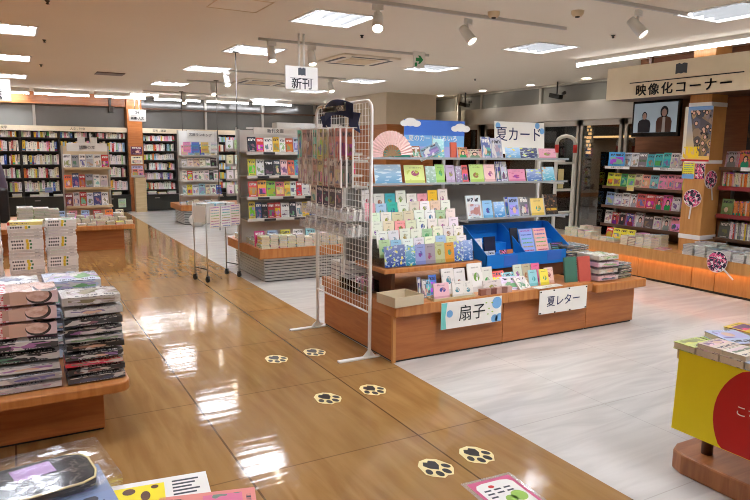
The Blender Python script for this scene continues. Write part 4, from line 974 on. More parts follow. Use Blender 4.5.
# --- gondola frame in the middle of the island
t = thing('card_fixture', 'steel and clear shelf fixture for cards on the summer island', 'shelf unit', T((2.48, 4.95, IZ)))
for x in (0, 1.03, 2.22):
    part('post', BX(x - .012, -.012, 0, x + .012, .012, 1.10), 'whitemetal', t)
part('back_panel', BX(.02, .012, .05, 2.2, .022, .83), 'grey', t)
for z, x0, x1 in ((1.085, .0, 2.22), (.872, .0, 2.22), (.545, 1.03, 2.26)):
    s_ = part('clear_shelf', BX(x0, -.40, z - .006, x1, -.012, z), 'clear', t); part('front_lip', BX(x0, -.404, z - .009, x1, -.40, z + .010), 'cleartint', s_)
    for xb in (x0 + .01, x1 - .03): part('bracket', BX(xb, -.38, z - .03, xb + .01, -.012, z - .013), 'whitemetal', s_)
YS = 4.60
def cards(name, items, fr, y, z, place, lean=14, cat='card', t=.006):
    for i, (x0, x1, h_, st, c) in enumerate(items):
        w_ = x1 - x0
        put_stand(CD[st], name, ((x0 + x1) / 2, y + (i % 2) * .004, z), w_, h_, t, fr, 0, lean, '%s %s, %s from the left %s' % (cword(c), name.replace('_', ' '), ordn(i + 1), place), cat, '%ss %s' % (name.replace('_', ' '), place), c)
cards('summer_card', [(2.589, 2.847, .165, 'sea', (96, 160, 200)), (2.881, 3.080, .16, 'card', (214, 226, 140)), (3.094, 3.195, .15, 'sea', (150, 190, 170)), (3.199, 3.290, .165, 'card', (160, 210, 110)), (3.305, 3.399, .16, 'card', (190, 170, 200)), (3.414, 3.476, .15, 'sea', (150, 130, 170)), (3.480, 3.543, .16, 'art', (220, 90, 90)), (3.569, 3.725, .165, 'card', (190, 220, 130)),
      (3.729, 3.853, .165, 'card', (240, 200, 200)), (3.869, 3.925, .19, 'bag', (60, 60, 140)), (3.929, 3.997, .19, 'bag', (200, 200, 226)), (4.013, 4.218, .12, 'card', (226, 150, 180)), (4.235, 4.422, .12, 'sea', (90, 130, 200)), (4.439, 4.593, .14, 'sea', (90, 190, 220))], ID, YS, IZ + .872 + .001, 'on the middle clear shelf')
cards('postcard', [(3.414, 3.520, .10, 'face', (214, 160, 110)), (3.524, 3.679, .085, 'face', (200, 190, 170)), (3.683, 3.794, .2, 'bag', (96, 110, 170)), (3.798, 3.925, .19, 'bag', (176, 180, 200)), (3.953, 4.131, .105, 'sea', (110, 180, 230)), (4.135, 4.345, .105, 'sea', (40, 60, 120)), (4.362, 4.580, .1, 'card', (230, 170, 190))], ID, YS - .01, IZ + 1.085 + .001, 'on the top clear shelf')
cards('card_pack', [(3.524, 3.690, .215, 'bag', (210, 224, 228)), (3.706, 3.818, .165, 'card', (140, 190, 230)), (3.834, 3.961, .15, 'sea', (50, 150, 220)), (3.977, 4.009, .19, 'art', (50, 70, 160)), (4.013, 4.131, .19, 'art', (150, 170, 226)), (4.148, 4.256, .185, 'bag', (110, 110, 120)), (4.285, 4.448, .17, 'card', (236, 206, 120)), (4.465, 4.633, .205, 'darkposter', (60, 60, 70))], ID, YS - .03, IZ + .545 + .001, 'on the lower clear shelf', t=.014)
put_stand(CD['sea'], 'summer_card', (3.255, 4.66, IZ + 1.086), .12, .17, .006, lean=8, label='teal boxed card standing behind the red sun card on the top clear shelf', cat='card', color=(120, 200, 204))
put_stand(CD['tint'], 'summer_card', (3.396, 4.63, IZ + 1.086), .062, .14, .02, lean=6, label='orange red sunset card beside the teal card on the top clear shelf', cat='card', color=(206, 96, 70))
solo('clear_bag', CD['bag'], None, 'clear glossy bag with blue contents lying against the sky sign', 'bag', None, T((3.136, 4.60, IZ + 1.10)) @ RY(-22) @ RX(-20) @ SCL(.20, .05, .095), (110, 150, 170))
solo('toy_packet', CD['bag'], None, 'brown packet with orange figures between the fan and the clear bag', 'packet', None, T((2.958, 4.575, IZ + 1.088)) @ RX(-18) @ SCL(.09, .03, .10), (140, 84, 56))
solo('fan_box', CD['tint'], None, 'teal green card box under the pink fan', 'box', None, T((2.833, 4.66, IZ + 1.087)) @ SCL(.22, .08, .065), (70, 170, 150))
# sky sign
t = board_sign(3.37, 4.9, IZ + 1.088, .66, .335, 'blue sky sign with white brush lettering and paper clouds on the top shelf', None, .1, base='skyblue')
part('deep_sky', BX(-.33, -.0042, .2, .33, -.003, .335), 'skydeep', t); part('lilac_band', BX(-.33, -.0042, .0, .33, -.003, .1), 'lilac', t)
lettering('夏のカードいろいろ', .06, t, T((-.02, -.006, .17)) @ STAND, 'whiteink', .002)
for k, (cx, cz) in enumerate(((-.27, .3), (.28, .265))):
    b = MB()
    for dx, dz, r_ in ((-.06, 0, .035), (0, .012, .05), (.06, 0, .038)): b.prism([(cx + dx + r_ * 1.3 * math.cos(a * math.pi / 8), cz + dz + r_ * .75 * math.sin(a * math.pi / 8)) for a in range(16)], .006, .010 + .001 * (1 + (dx > 0) - (dx < 0)), 0, RX(90))
    part('paper_cloud', b, 'whiteink', t)
t = thing('paper_sign', 'white sign with four dark blue brush characters above the postcards', 'sign', T((4.24, 4.74, IZ + 1.13)) @ RX(-4))
part('sheet', BX(-.30, -.003, 0, .32, .003, .30), 'paper', t); lettering('夏カード', .145, t, T((.0, -.004, .175)) @ STAND, 'inkblue', .0015)
for cx, cz, r_ in ((-.26, .26, .03), (.23, .27, .03), (.29, .22, .03), (-.27, .04, .03)):
    b = MB(); b.prism([(cx + r_ * math.cos(a * math.pi / 6), cz + r_ * math.sin(a * math.pi / 6)) for a in range(12)], .003, .004, 0, RX(90)); part('blue_blot', b, 'skyblue', t)
part('back_stay', BX(-.02, .003, -.04, .02, .02, .2), 'white', t)
# folding fan
t = thing('folding_fan', 'open pale pink folding fan with brown ribs on the top shelf', 'folding fan', T((2.713, 4.55, IZ + 1.11)) @ RY(-6) @ RX(-8))
M['fanpink'] = plain('pink_fan_paper', (240, 208, 202), .6, var=.03); M['fanpink2'] = plain('pink_fan_fold', (228, 184, 180), .6, var=.03); M['bamboo'] = plain('bamboo', (150, 120, 84), .5)
b = MB(); n = 40; r0, r1 = .085, .2
for i in range(n):
    a0 = R(-4) + math.pi * 1.03 * i / n; a1 = R(-4) + math.pi * 1.03 * (i + 1) / n; d0, d1 = (.006, -.006) if i % 2 else (-.006, .006)
    q = [(r0 * math.cos(a1), d1 * .4, r0 * math.sin(a1)), (r0 * math.cos(a0), d0 * .4, r0 * math.sin(a0)), (r1 * math.cos(a0), d0, r1 * math.sin(a0)), (r1 * math.cos(a1), d1, r1 * math.sin(a1))]
    b.face(q, i % 2)
part('pleated_leaf', b, ['fanpink', 'fanpink2'], t)
for i in range(11):
    a = R(-4) + math.pi * 1.03 * i / 10; X = RY(-math.degrees(a))
    part('rib', MB().box(0, -.004 + .0005 * i, -.006, .085, -.002 + .0005 * i, .006, 0, None, X), 'bamboo', t)
part('stand', MB().box(-.02, -.0, -.022, .02, .06, -.0), 'acryl', t)
# --- wooden mid shelf with stepped greeting cards
t = thing('stepped_card_rack', 'wooden shelf with pale steps for greeting cards on the summer island', 'card rack', T((2.45, 4.2, IZ)))
part('shelf', BX(0, 0, .20, .95, .5, .236), 'tableh', t, bevel=.004)
for x in (.10, .86): part('support', BX(x, .06, 0, x + .03, .48, .20), 'darkwood', t)
NST = 7
for k in range(NST): part('step', BX(.04, .04 + .062 * k, .236, .94, .04 + .062 * (k + 1) - .002, .238 + .068 * k + .004), 'acryl', t)
NCR = [[(36, 80, 170), (50, 90, 170), (40, 150, 190), (150, 160, 210), (160, 150, 160), (190, 196, 150), (214, 150, 60), (50, 100, 190), (60, 120, 200)]]
for k in range(NST):
    n = 8 if k else 9
    for i in range(n):
        w_ = .094 if k == 0 else .100
        x = 2.52 + i * (.0955 if k == 0 else .108) + (0 if k % 2 else .012)
        if x + w_ / 2 > 3.40: break
        c = NCR[0][i] if k == 0 else pick(P_CARD)
        h_ = (.165 if k == 0 else .14) + rng.uniform(-.008, .008) + (.03 if k == NST - 1 and rng.random() < .3 else 0)
        put_stand(CD['sea' if k == 0 and i in (0, 1, 2, 7, 8) else 'card'], 'greeting_card', (x, 4.248 + .062 * k, IZ + .2425 + .068 * k), w_, h_, .004, ID, rng.uniform(-2, 2), 9,
                  '%s greeting card, %s from the left on step %s of the stepped rack' % (cword(c), ordn(i + 1), ordn(k + 1)), 'greeting card', 'greeting cards on the stepped rack', c)
# --- blue card display
t = thing('blue_display_box', 'bright blue stepped cardboard display with letter pads on the island', 'display box', T((3.58, 4.36, IZ + .03)))
W3 = 1.04
part('front_panel', BX(0, 0, .09, W3, .006, .215), 'blue', t)
for x in (0, .45, W3 - .006):
    b = MB(); b.prism([(0, .09), (.42, .09), (.42, .44), (.34, .44), (.0, .215)], x, x + .006, 0, Matrix(((0, 0, 1, 0), (1, 0, 0, 0), (0, 1, 0, 0), (0, 0, 0, 1))))
    part('side_wall', b, 'blue', t)
for k in range(3): part('inner_step', BX(.006, .006 + .13 * k, .09, W3 - .006, .012 + .13 * k + .11, .12 + .075 * k), 'blue', t)
part('back_wall', BX(0, .41, .09, W3, .42, .44), 'blue', t); part('riser', BX(.02, .02, -.03, W3 - .02, .4, .09), 'darkwood', t)
part('paler_patch', BX(.2, -.002, .1, .36, 0, .2), 'bluepatch', t); part('paler_patch', BX(.72, -.002, .12, .9, 0, .213), 'bluepatch', t)
BZ = IZ + .152
for i, (x, w_, c, st, lab) in enumerate(((3.62, .07, (210, 214, 226), 'bag', 'first clear sleeve of stickers from the left in the blue display'), (3.70, .07, (190, 196, 214), 'bag', 'second clear sleeve of stickers from the left in the blue display'), (3.83, .07, (214, 210, 206), 'swirl', 'third sleeve with a round grey print in the blue display'), (3.91, .07, (190, 110, 70), 'tint', 'orange brown round patterned sleeve in the blue display'))):
    put_stand(CD[st], 'sticker_sleeve', (x, 4.41, BZ + .001), w_, .12, .008, ID, 0, 14, lab, 'sleeve', None, c)
put_stand(CD['card'], 'letter_pad', (3.63, 4.55, BZ + .076), .12, .14, .01, ID, 0, 10, 'white letter pad at the left back of the blue display', 'letter pad', None, (226, 222, 224))
put_stand(CD['tint'], 'letter_pad', (3.78, 4.55, BZ + .076), .13, .15, .01, ID, 0, 10, 'dark navy letter pad behind the clear sleeves in the blue display', 'letter pad', None, (30, 34, 60))
for k, (x, c, lab) in enumerate(((4.16, (150, 172, 234), 'periwinkle blue tall letter pad standing in the blue display'), (4.33, (232, 176, 168), 'salmon pink tall letter pad standing in the blue display'))):
    put_stand(CD['text'], 'letter_pad', (x, 4.42, BZ + .001), .155, .30, .012, ID, 0, 20, lab, 'letter pad', None, c)
put_stand(CD['tint'], 'letter_pad', (4.06, 4.52, BZ + .076), .09, .22, .01, ID, 0, 14, 'black letter pad behind the periwinkle pad in the blue display', 'letter pad', None, (36, 36, 44))
put_stand(CD['text'], 'letter_pad', (4.52, 4.42, BZ + .001), .15, .15, .03, ID, -6, 24, 'black letter set at the right end of the blue display', 'letter pad', None, (34, 34, 38))
# --- things on the island front
def tray(x, y, z, w_, d_, h_, rz, lab, m='creamcard', name='open_tray'):
    t = thing(name, lab, 'tray', T((x, y, z)) @ RZ(rz))
    part('floor', BX(-w_ / 2, -d_ / 2, 0, w_ / 2, d_ / 2, .006), m, t)
    b = MB(); b.box(-w_ / 2, -d_ / 2, .006, w_ / 2, -d_ / 2 + .006, h_); b.box(-w_ / 2, d_ / 2 - .006, .006, w_ / 2, d_ / 2, h_); b.box(-w_ / 2, -d_ / 2 + .006, .006, -w_ / 2 + .006, d_ / 2 - .006, h_); b.box(w_ / 2 - .006, -d_ / 2 + .006, .006, w_ / 2, d_ / 2 - .006, h_)
    part('walls', b, m, t); return t
tray(2.51, 4.06, IZ, .27, .24, .075, 5, 'cream cardboard tray at the left end of the island')
solo('folded_slip', BX(-.04, -.02, 0, .04, .02, .02), 'darkmetal', 'small dark folded slip lying in the cream tray', 'slip', None, T((2.52, 4.06, IZ + .0065)) @ RZ(20))
tray(2.445, 4.62, IZ, .19, .36, .1, 0, 'clear sided tray of dark cards behind the cream tray', 'acryl')
for k in range(3): put_stand(CD['face'], 'photo_card', (2.39 + .055 * k, 4.50 + .002 * k, IZ + .008), .055, .13, .01, ID, 0, 5, '%s photo card in the clear tray behind the cream tray' % ('first', 'second', 'third')[k], 'card', None, ((150, 120, 130), (214, 150, 160), (110, 110, 116))[k])
for k, (x, y, w_, h_, c, st, lab) in enumerate(((2.72, 4.1, .03, .17, (50, 60, 130), 'bag', 'dark blue slim packet at the left of the front card row'), (2.765, 4.1, .04, .15, (120, 130, 140), 'bag', 'grey glossy packet beside the dark blue slim packet'), (2.83, 4.16, .07, .13, (110, 190, 220), 'bag', 'turquoise packet behind the pink dotted bag'), (2.90, 4.18, .075, .16, (90, 130, 220), 'art', 'blue card with small motifs behind the pink dotted bag'))):
    put_stand(CD[st], 'card_packet', (x, y, IZ + .001), w_, h_, .012, ID, 0, 10, lab, 'card packet', None, c)
tray(2.96, 4.02, IZ, .40, .1, .02, 0, 'low wooden rail tray for the front cards', 'palebox')
for k, (x, y, z, w_, h_, c, st, lab) in enumerate(((2.86, 4.0, IZ + .007, .145, .125, (236, 190, 200), 'card', 'bag of pink and white dotted cards at the front edge'), (3.02, 4.0, IZ + .007, .11, .125, (236, 232, 226), 'card', 'white card with a red looped cord at the front edge'), (3.12, 4.0, IZ + .007, .095, .12, (232, 230, 222), 'card', 'white card with a green cord at the front edge'),
      (3.03, 4.14, IZ + .001, .12, .21, (236, 232, 228), 'card', 'tall white card with a grey shell print behind the corded cards'), (3.15, 4.14, IZ + .001, .11, .20, (234, 232, 230), 'card', 'tall white card with a blue balloon print behind the corded cards'), (3.28, 4.10, IZ + .001, .15, .24, (238, 236, 232), 'card', 'largest plain white card standing at the island front'), (3.43, 4.14, IZ + .001, .12, .19, (226, 226, 216), 'card', 'pale cream card right of the largest white card'), (3.40, 4.04, IZ + .001, .19, .10, (226, 216, 212), 'card', 'wide pale card bag with a small crest at the front edge'))):
    put_stand(CD[st], 'gift_card', (x, y, z), w_, h_, .012, ID, 0, 13, lab, 'card', None, c)
for k in range(6):
    solo('tape_roll', CD['tint'], None, '%s brown and pink patterned tape pack from the left at the front edge' % ordn(k + 1), 'tape pack', 'patterned tape packs at the front edge', T((3.24 + k * .055, 3.985, IZ + .001)) @ SCL(.05, .035, .05), ((150, 96, 80), (176, 130, 116), (130, 76, 66), (190, 150, 140), (150, 104, 92), (200, 160, 150))[k])
for k, (x, y, w_, h_, rz, c, st, lab) in enumerate(((3.60, 4.16, .22, .16, 6, (226, 80, 70), 'art', 'red and white patterned card set lying behind the flat fan bags'), (3.62, 4.03, .2, .13, -8, (214, 200, 226), 'bag', 'clear bag with a violet swirl at the front edge'), (3.74, 4.02, .16, .12, 15, (236, 226, 220), 'bag', 'clear bag with a black and orange print at the front edge'), (3.72, 4.15, .14, .14, 3, (120, 190, 200), 'bag', 'clear teal bag behind the flat fan bags'))):
    put_stand(CD[st], 'fan_bag', (x, y, IZ + .001), w_, h_, .012, ID, rz, 42, lab, 'bag', None, c)
for k, (x, y, c, lab) in enumerate(((3.83, 4.2, (206, 216, 196), 'pale green'), (3.93, 4.2, (190, 180, 150), 'olive'), (4.03, 4.19, (226, 110, 150), 'pink'))):
    put_stand(CD['card'], 'envelope_set', (x, y, IZ + .001), .095, .17, .012, ID, 0, 16, '%s envelope set in the back row below the blue display' % lab, 'envelope set', None, c)
for k, (x, y, c, lab) in enumerate(((3.88, 4.07, (150, 206, 214), 'sky blue'), (4.0, 4.06, (240, 224, 90), 'yellow'), (4.10, 4.1, (236, 200, 190), 'pale pink'))):
    put_stand(CD['card'], 'envelope_set', (x, y, IZ + .001), .1, .14, .012, ID, 0, 16, '%s envelope set in the front row below the blue display' % lab, 'envelope set', None, c)
put_flat(CD['card'], 'flat_sheet', (3.96, 3.99, IZ + .001), .3, .07, .006, ID, 4, 'white flat sheet lying along the front edge below the envelope sets', 'sheet', None, (232, 230, 224))
for k, (x, c, lab) in enumerate(((4.30, (70, 116, 100), 'green'), (4.45, (196, 92, 80), 'coral red'))):
    o = put_stand(BK['plain'], 'notebook', (x, 4.04 - .02 * k, IZ + .001 - (0.0)), .135, .225, .02, ID, -4, 10, '%s hardcover notebook leaning at the right of the island front' % lab, 'notebook', None, c)
# --- bagged magazines at the right end
def bag_mesh(name, mats, seed, bulge=.35):
    r_ = random.Random(seed); b = MB(); nx, ny = 9, 7
    def P(i, j, s_):
        u, v = i / (nx - 1), j / (ny - 1); e = min(u, 1 - u, v, 1 - v) * 4; e = min(1, e)
        z = (.5 + s_ * .5 * (1 - bulge + bulge * e))
        return (u - .5, v - .5, z + (r_.uniform(-.09, .09) if 0 < i < nx - 1 and s_ > 0 else r_.uniform(-.02, .02)))
    b.grid([[P(i, j, -1) for i in range(nx)][::-1] for j in range(ny)], 1, smooth=False)
    b.grid([[P(i, j, 1) for i in range(nx)] for j in range(ny)], 0, smooth=True)
    lo = [b.v[k] for k in range(nx * ny)]; hi = [b.v[nx * ny + k] for k in range(nx * ny)]
    L0 = lambda i, j: lo[j * nx + (nx - 1 - i)]
    H0 = lambda i, j: hi[j * nx + i]
    ring = [(i, 0) for i in range(nx)] + [(nx - 1, j) for j in range(1, ny)] + [(i, ny - 1) for i in range(nx - 2, -1, -1)] + [(0, j) for j in range(ny - 2, 0, -1)]
    for k in range(len(ring)):
        a = ring[k]; c = ring[(k + 1) % len(ring)]
        if a[1] == 0 and c[1] == 0:
            uv = [(a[0] / (nx - 1), 0), (c[0] / (nx - 1), 0), (c[0] / (nx - 1), .8), (a[0] / (nx - 1), .8)]
        else: uv = [(0, 0), (1, 0), (1, .3), (0, .3)]
        m0 = ((L0(*a)[0] + H0(*a)[0]) / 2, (L0(*a)[1] + H0(*a)[1]) / 2)
        b.face([L0(*a), L0(*c), H0(*c), H0(*a)], 2 if a[1] == 0 and c[1] == 0 else 1, uv)
    return b.mesh(name, mats)
BG = [bag_mesh('bagged_%d' % k, ['c_bag', 'tint', 'c_bag'], k) for k in range(3)]
BF = [bag_mesh('bagged_face_%d' % k, ['c_bagface', 'tint', 'c_bagface'], 7 + k, .2) for k in range(2)]
def bag_stack(name, mes, p, w_, d_, ts, cols, place, kind='bagged magazine', yaw=0, jit=2.):
    z = p[2]; n = len(ts)
    for i, t_ in enumerate(ts):
        c = cols[i % len(cols)]
        pos = 'topmost' if i == n - 1 else ('lowest' if i == 0 else '%s from the top' % ordn(n - i))
        solo(name, mes[i % len(mes)], None, '%s %s, %s in the stack %s' % (cword(c), kind, pos, place), 'magazine', '%ss %s' % (kind, place), T((p[0] + rng.uniform(-.006, .006), p[1] + rng.uniform(-.006, .006), z)) @ RZ(yaw + rng.uniform(-jit, jit)) @ SCL(w_, d_, t_), c)
        z += t_ * 1.03
    return z
CZ = .43
bag_stack('bagged_magazine', BG[:2], (4.73, 4.14, CZ), .26, .26, [.062] * 4, [(214, 176, 176), (196, 184, 170), (206, 168, 186), (190, 180, 160)], 'at the right end of the summer island')
bag_stack('bagged_magazine', BG[1:], (4.68, 4.47, CZ), .28, .26, [.024] * 12, [(60, 64, 60), (110, 104, 96), (150, 140, 130), (70, 70, 74), (190, 180, 150)], 'behind the pale magazines on the island')
bag_stack('bagged_magazine', BG, (4.985, 4.16, CZ), .19, .24, [.024] * 6, [(40, 46, 50), (120, 130, 120), (60, 60, 70)], 'on the outer corner of the island', jit=6)
# goods seen through the grid on the end of the island
for k in range(2):
    stack('boxed_set', BK['plain'], ID, (2.58, 4.95 + .19 * k, IZ), .16, .2, [.04] * (5 - k), 'behind the grid stand, %s from the card tray' % ordn(k + 1), kind='boxed card set', cat='box', yaw0=-90, colors=[(96, 92, 100), (70, 66, 76), (140, 130, 136), (206, 200, 196)])
# ================================================================== SECURITY GATE
t = thing('security_gate', 'white tube anti theft gate with red bands before the glass doors', 'security gate', T((8.5, 8.3, 0)))
b = MB(); pts = [(-.21, 0, .06), (-.22, 0, 1.78)] + [(-.22 + .22 * (1 - math.cos(a)), 0, 1.78 + .11 * math.sin(a)) for a in (R(30), R(60), R(90))] + [(.22 - .22 * (1 - math.cos(a)), 0, 1.78 + .11 * math.sin(a)) for a in (R(60), R(30), 0)] + [(.21, 0, .06)]
part('frame', b.tube(pts, .032, 10), 'whitemetal', t)
for s_ in (-1, 1): part('red_band', MB().cyl((s_ * .22, 0, 1.6), (s_ * .22, 0, 1.74), .036, seg=12), 'redink', t)
for z in (1.42, .95, .55): part('rung', MB().cyl((-.2, 0, z), (.2, 0, z), .022), 'whitemetal', t)
part('base', BX(-.3, -.12, 0, .3, .12, .06), 'whitemetal', t, bevel=.01)
part('paper_note', BX(-.19, -.04, .98, -.06, -.036, 1.32), 'cream', t)

# ================================================================== RIGHT WALL: CORNER SIGN, COLUMN, BENCH, SHELVES
t = thing('corner_sign', 'large pale wood sign board with black characters and book icon over the film shelves', 'sign', T((7.016, 6.18, 2.30)) @ RZ(-90))
part('board', BX(0, 0, 0, 3.6, .03, .41), 'sign', t)
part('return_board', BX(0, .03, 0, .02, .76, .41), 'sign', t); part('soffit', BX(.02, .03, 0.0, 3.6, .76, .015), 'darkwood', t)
lettering('映像化コーナー', .215, t, T((1.11, -.002, .084)) @ STAND @ SCL(.775, .70, 1), 'ink', .002, bold=.0028, sp=1.25)
part('rule', BX(.37, -.003, .188, 1.87, 0, .200), 'ink', t)
book_icon(.15, .115, t, T((1.1, -.002, .305)) @ STAND)
for k in range(2): part('hanger', BX(.4 + 2.4 * k, .3, .41, .44 + 2.4 * k, .34, .6), 'darkwood', t)
struct('column_right', BX(7.2, 4.78, 0, 7.5, 5.06, 2.9), 'bench')
for k, (z0, z1) in enumerate(((2.16, 2.21), (1.49, 1.53), (.57, .625))):
    b = MB(); e = .006
    b.box(7.2 - e, 4.78 - e, z0, 7.5, 4.78, z1); b.box(7.2 - e, 4.78, z0, 7.2, 5.06 + e, z1); b.box(7.2, 5.06, z0, 7.5, 5.06 + e, z1)
    tag(ob('column_band', b.mesh('column_band', ['paper'])), 'pale strip around the wooden column, %s one' % ('top', 'middle', 'lowest')[k], 'strip', 'pale strips around the wooden column')
FRr = T((7.192, 5.10, 0)) @ RZ(-90)
def sheet(name, fr, x, z, w_, h_, st, lab, c=(200, 200, 200), cat='poster', th=.004):
    return solo(name, CD[st], None, lab, cat, None, fr @ T((x, -th / 2, z)) @ SCL(w_, th, h_), c)
sheet('poster', FRr, .175, 1.515, .36, .65, 'crowd', 'film poster with a crowd of faces and yellow title on the wooden column')
sheet('poster', FRr, .10, 1.305, .155, .195, 'text', 'yellow and blue notice below the film poster on the column', (236, 226, 60), 'notice')
sheet('poster', FRr, .255, 1.305, .12, .185, 'swirl', 'purple pink small poster beside the yellow notice on the column', (150, 90, 150))
solo('blue_strip', BX(.022, -.007, 1.305, .178, -.004, 1.36), 'skyblue', 'blue lower strip of the yellow notice on the column', 'notice', None, FRr)
def uchiwa(M_, lab, r_=.115):
    t = thing('hand_fan', lab, 'hand fan', M_, 'round printed hand fans by the column')
    part('leaf', MB().prism([(r_ * math.cos(a * math.pi / 12), r_ * (.92 * math.sin(a * math.pi / 12))) for a in range(24)], 0, .004, 0, RX(90)), 'c_swirl', t)
    b = MB(); b.tube([(r_ * math.cos(a * math.pi / 12), -.002, r_ * .92 * math.sin(a * math.pi / 12)) for a in range(24)], .004, 6, 0, True); part('rim', b, 'white', t)
    part('handle', MB().box(-.008, -.006, -r_ - .14, .008, .002, -r_ * .7), 'white', t)
uchiwa(T((7.185, 4.91, 1.07)) @ RZ(-90) @ RY(5), 'round pink and navy hand fan on the front of the wooden column')
uchiwa(T((7.30, 4.77, 1.30)) @ RY(-14), 'round hand fan on the shaded side of the wooden column')
uchiwa(T((6.878, 4.33, .40)) @ RZ(-90) @ RY(-50), 'round red and navy hand fan hanging on the bench front', .125)
# bench
t = thing('display_bench', 'long orange wood bench with warm underlight below the film shelves', 'bench', T((7.0, 0, 0)))
b = MB(); b.box(-.1, 2.6, .285, -.078, 6.75, .36); b.prism([(-.1, 2.6), (.74, 2.6), (.74, 4.765), (.185, 4.765), (.185, 5.075), (.74, 5.075), (.74, 6.75), (-.1, 6.75)], .36, .42); part('counter', b, 'bench', t)
for k, (a, c_) in enumerate(((6.72, 5.47), (5.464, 4.71), (4.704, 4.42), (4.414, 3.4), (3.394, 2.6))): part('front_panel', BX(0, c_ + .003, .03, .16, a, .36), 'bench', t)
part('toe_strip', BX(.02, 2.6, 0, .15, 6.7, .03), 'black', t)
part('led_strip', BX(-.076, 2.62, .335, -.05, 6.7, .358), 'led', t)
# shelves left of the column, facing the aisle
FS = T((7.42, 6.50, 0)) @ RZ(-90)
gondola(FS, 1.42, .42, [1.42, 1.14, .865, .60], 1.62, .33, 'brown wall shelves under the television, left of the wooden column', backm='brownshelf', shelfm='brownshelf', rail='brownshelf')
b = MB(); b.box(-.024, -.05, .42, -.014, .33, 1.62); tag(ob('acrylic_end', b.mesh('acrylic_end', ['acryl']), FS), 'clear acrylic end panel of the film shelves', 'panel')
PS = 'of the film shelves'
face_row('film_book', [BK['art'], BK['artw']], FS, .02, 1.4, .06, 1.42, (.1, .13), (.17, .2), .018, 'on the top shelf ' + PS, colors=[(70, 150, 226), (60, 150, 220), (196, 206, 220), (226, 226, 226), (130, 120, 120), (60, 170, 180), (60, 180, 180), (70, 190, 180), (226, 214, 206), (206, 200, 200)])
face_row('film_book', [BK['art'], BK['artw']], FS, .02, 1.4, .06, 1.14, (.1, .13), (.17, .2), .018, 'on the second shelf ' + PS, colors=[(206, 220, 60), (226, 216, 50), (60, 160, 80), (190, 210, 110), (206, 190, 150), (226, 150, 130), (120, 180, 190), (226, 140, 160), (226, 130, 150), (226, 140, 160)])
face_row('film_book', [BK['face'], BK['face'], BK['art']], FS, .02, 1.4, .06, .865, (.11, .14), (.17, .2), .018, 'on the third shelf ' + PS, colors=[(130, 160, 200), (206, 206, 210), (232, 230, 226), (226, 226, 222), (226, 100, 100), (206, 60, 60), (190, 60, 80), (226, 90, 160), (206, 200, 200)])
face_row('film_book', [BK['art'], BK['face']], FS, .02, 1.4, .06, .60, (.11, .15), (.16, .2), .018, 'on the lowest shelf ' + PS, colors=[(232, 228, 222), (190, 50, 50), (50, 50, 60), (90, 90, 190), (226, 226, 226), (90, 80, 80), (226, 222, 216), (206, 200, 190), (236, 150, 170)])
for k, (x, lab) in enumerate(((.25, 'white lettered strip under the blue books of the top film shelf'), (1.05, 'white lettered strip under the teal books of the top film shelf'))):
    t = thing('shelf_label', lab, 'shelf label', FS @ T((x, -.016, 1.385)))
    part('strip', BX(-.21, -.003, 0, .21, 0, .036), 'paper', t); lettering('映像化コーナー', .03, t, T((0, -.0035, .018)) @ STAND, 'inkgrey', .0008)
solo('display_card', CD['art'], None, 'wide blue display card at the left end of the top film shelf', 'display card', None, FS @ T((.2, .03, 1.425)) @ SCL(.28, .006, .19), (80, 170, 230))
for k, (x, c) in enumerate(((.5, (236, 206, 110)),)): solo('display_card', CD['text'], None, 'small yellow display card on the edge of the second film shelf', 'display card', None, FS @ T((x, -.02, 1.09)) @ SCL(.11, .004, .07), c)
# piles on the bench (left of the column)
def bench_pile(y, x, n, t_, place, w_=.15, h_=.11, me='art', pal=P_BUNKO, kind='paperback', yaw=-90, z=.42, cols=None):
    stack('bench_book', BK[me], ID, (x, y, z), w_, h_, [t_ * rng.uniform(.9, 1.1) for _ in range(n)], place, kind=kind, yaw0=yaw, pal=pal, colors=cols)
for i, (y, x, n, kind) in enumerate(((6.66, 7.02, 6, 'paperback'), (6.54, 7.02, 6, 'paperback'), (6.42, 7.03, 5, 'paperback'), (6.30, 7.03, 5, 'paperback'), (6.18, 7.05, 2, 'paperback'), (6.05, 7.05, 2, 'paperback'), (5.92, 7.05, 2, 'paperback'), (5.66, 7.0, 6, 'paperback'), (5.54, 7.0, 5, 'paperback'), (5.42, 7.0, 6, 'paperback'), (5.3, 7.0, 6, 'paperback'), (6.6, 7.25, 7, 'paperback'), (6.44, 7.25, 7, 'paperback'), (5.6, 7.22, 7, 'paperback'), (5.46, 7.22, 7, 'paperback'), (5.32, 7.22, 8, 'paperback'))):
    bench_pile(y, x, n, .019, 'on the bench left of the column, %s pile' % ordn(i + 1), w_=.15 if False else .11, h_=.15, cols=[(60, 40, 40), (190, 60, 40), (50, 40, 40)] if i == 8 else None)
for i, (y, c) in enumerate(((6.15, (206, 50, 44)), (6.03, (230, 220, 60)), (5.91, (226, 216, 50)), (5.79, (232, 222, 60)))):
    put_stand(BK['art'], 'bench_book', (7.20, y, .42), .115, .165, .018, ID, -90, 14, '%s book leaning in the bright group on the bench, %s from its left' % (cword(c), ordn(i + 1)), 'book', 'bright books leaning on the bench', c)
put_flat(BK['artw'], 'flat_booklet', (7.02, 5.14, .42), .14, .2, .012, ID, -80, 'pink booklet lying alone on the bench before the column', 'booklet', None, (232, 150, 170))
# piles right of the column
k = 0
for row, x in enumerate((7.0, 7.22)):
    for i in range(10):
        y = 4.73 - i * .155
        if y < 3.3: break
        n = (7, 7, 6, 6, 5, 6, 6, 5, 6, 6)[i] + row
        stack('bench_comic', BK['artw'], ID, (x, y, .42), .13, .18, [.017] * n, 'on the bench right of the column, %s row, pile %s' % ('front' if row == 0 else 'back', ordn(i + 1)), kind='comic', yaw0=-90, pal={'white': 6, 'grey': 3, 'pale blue': 1})
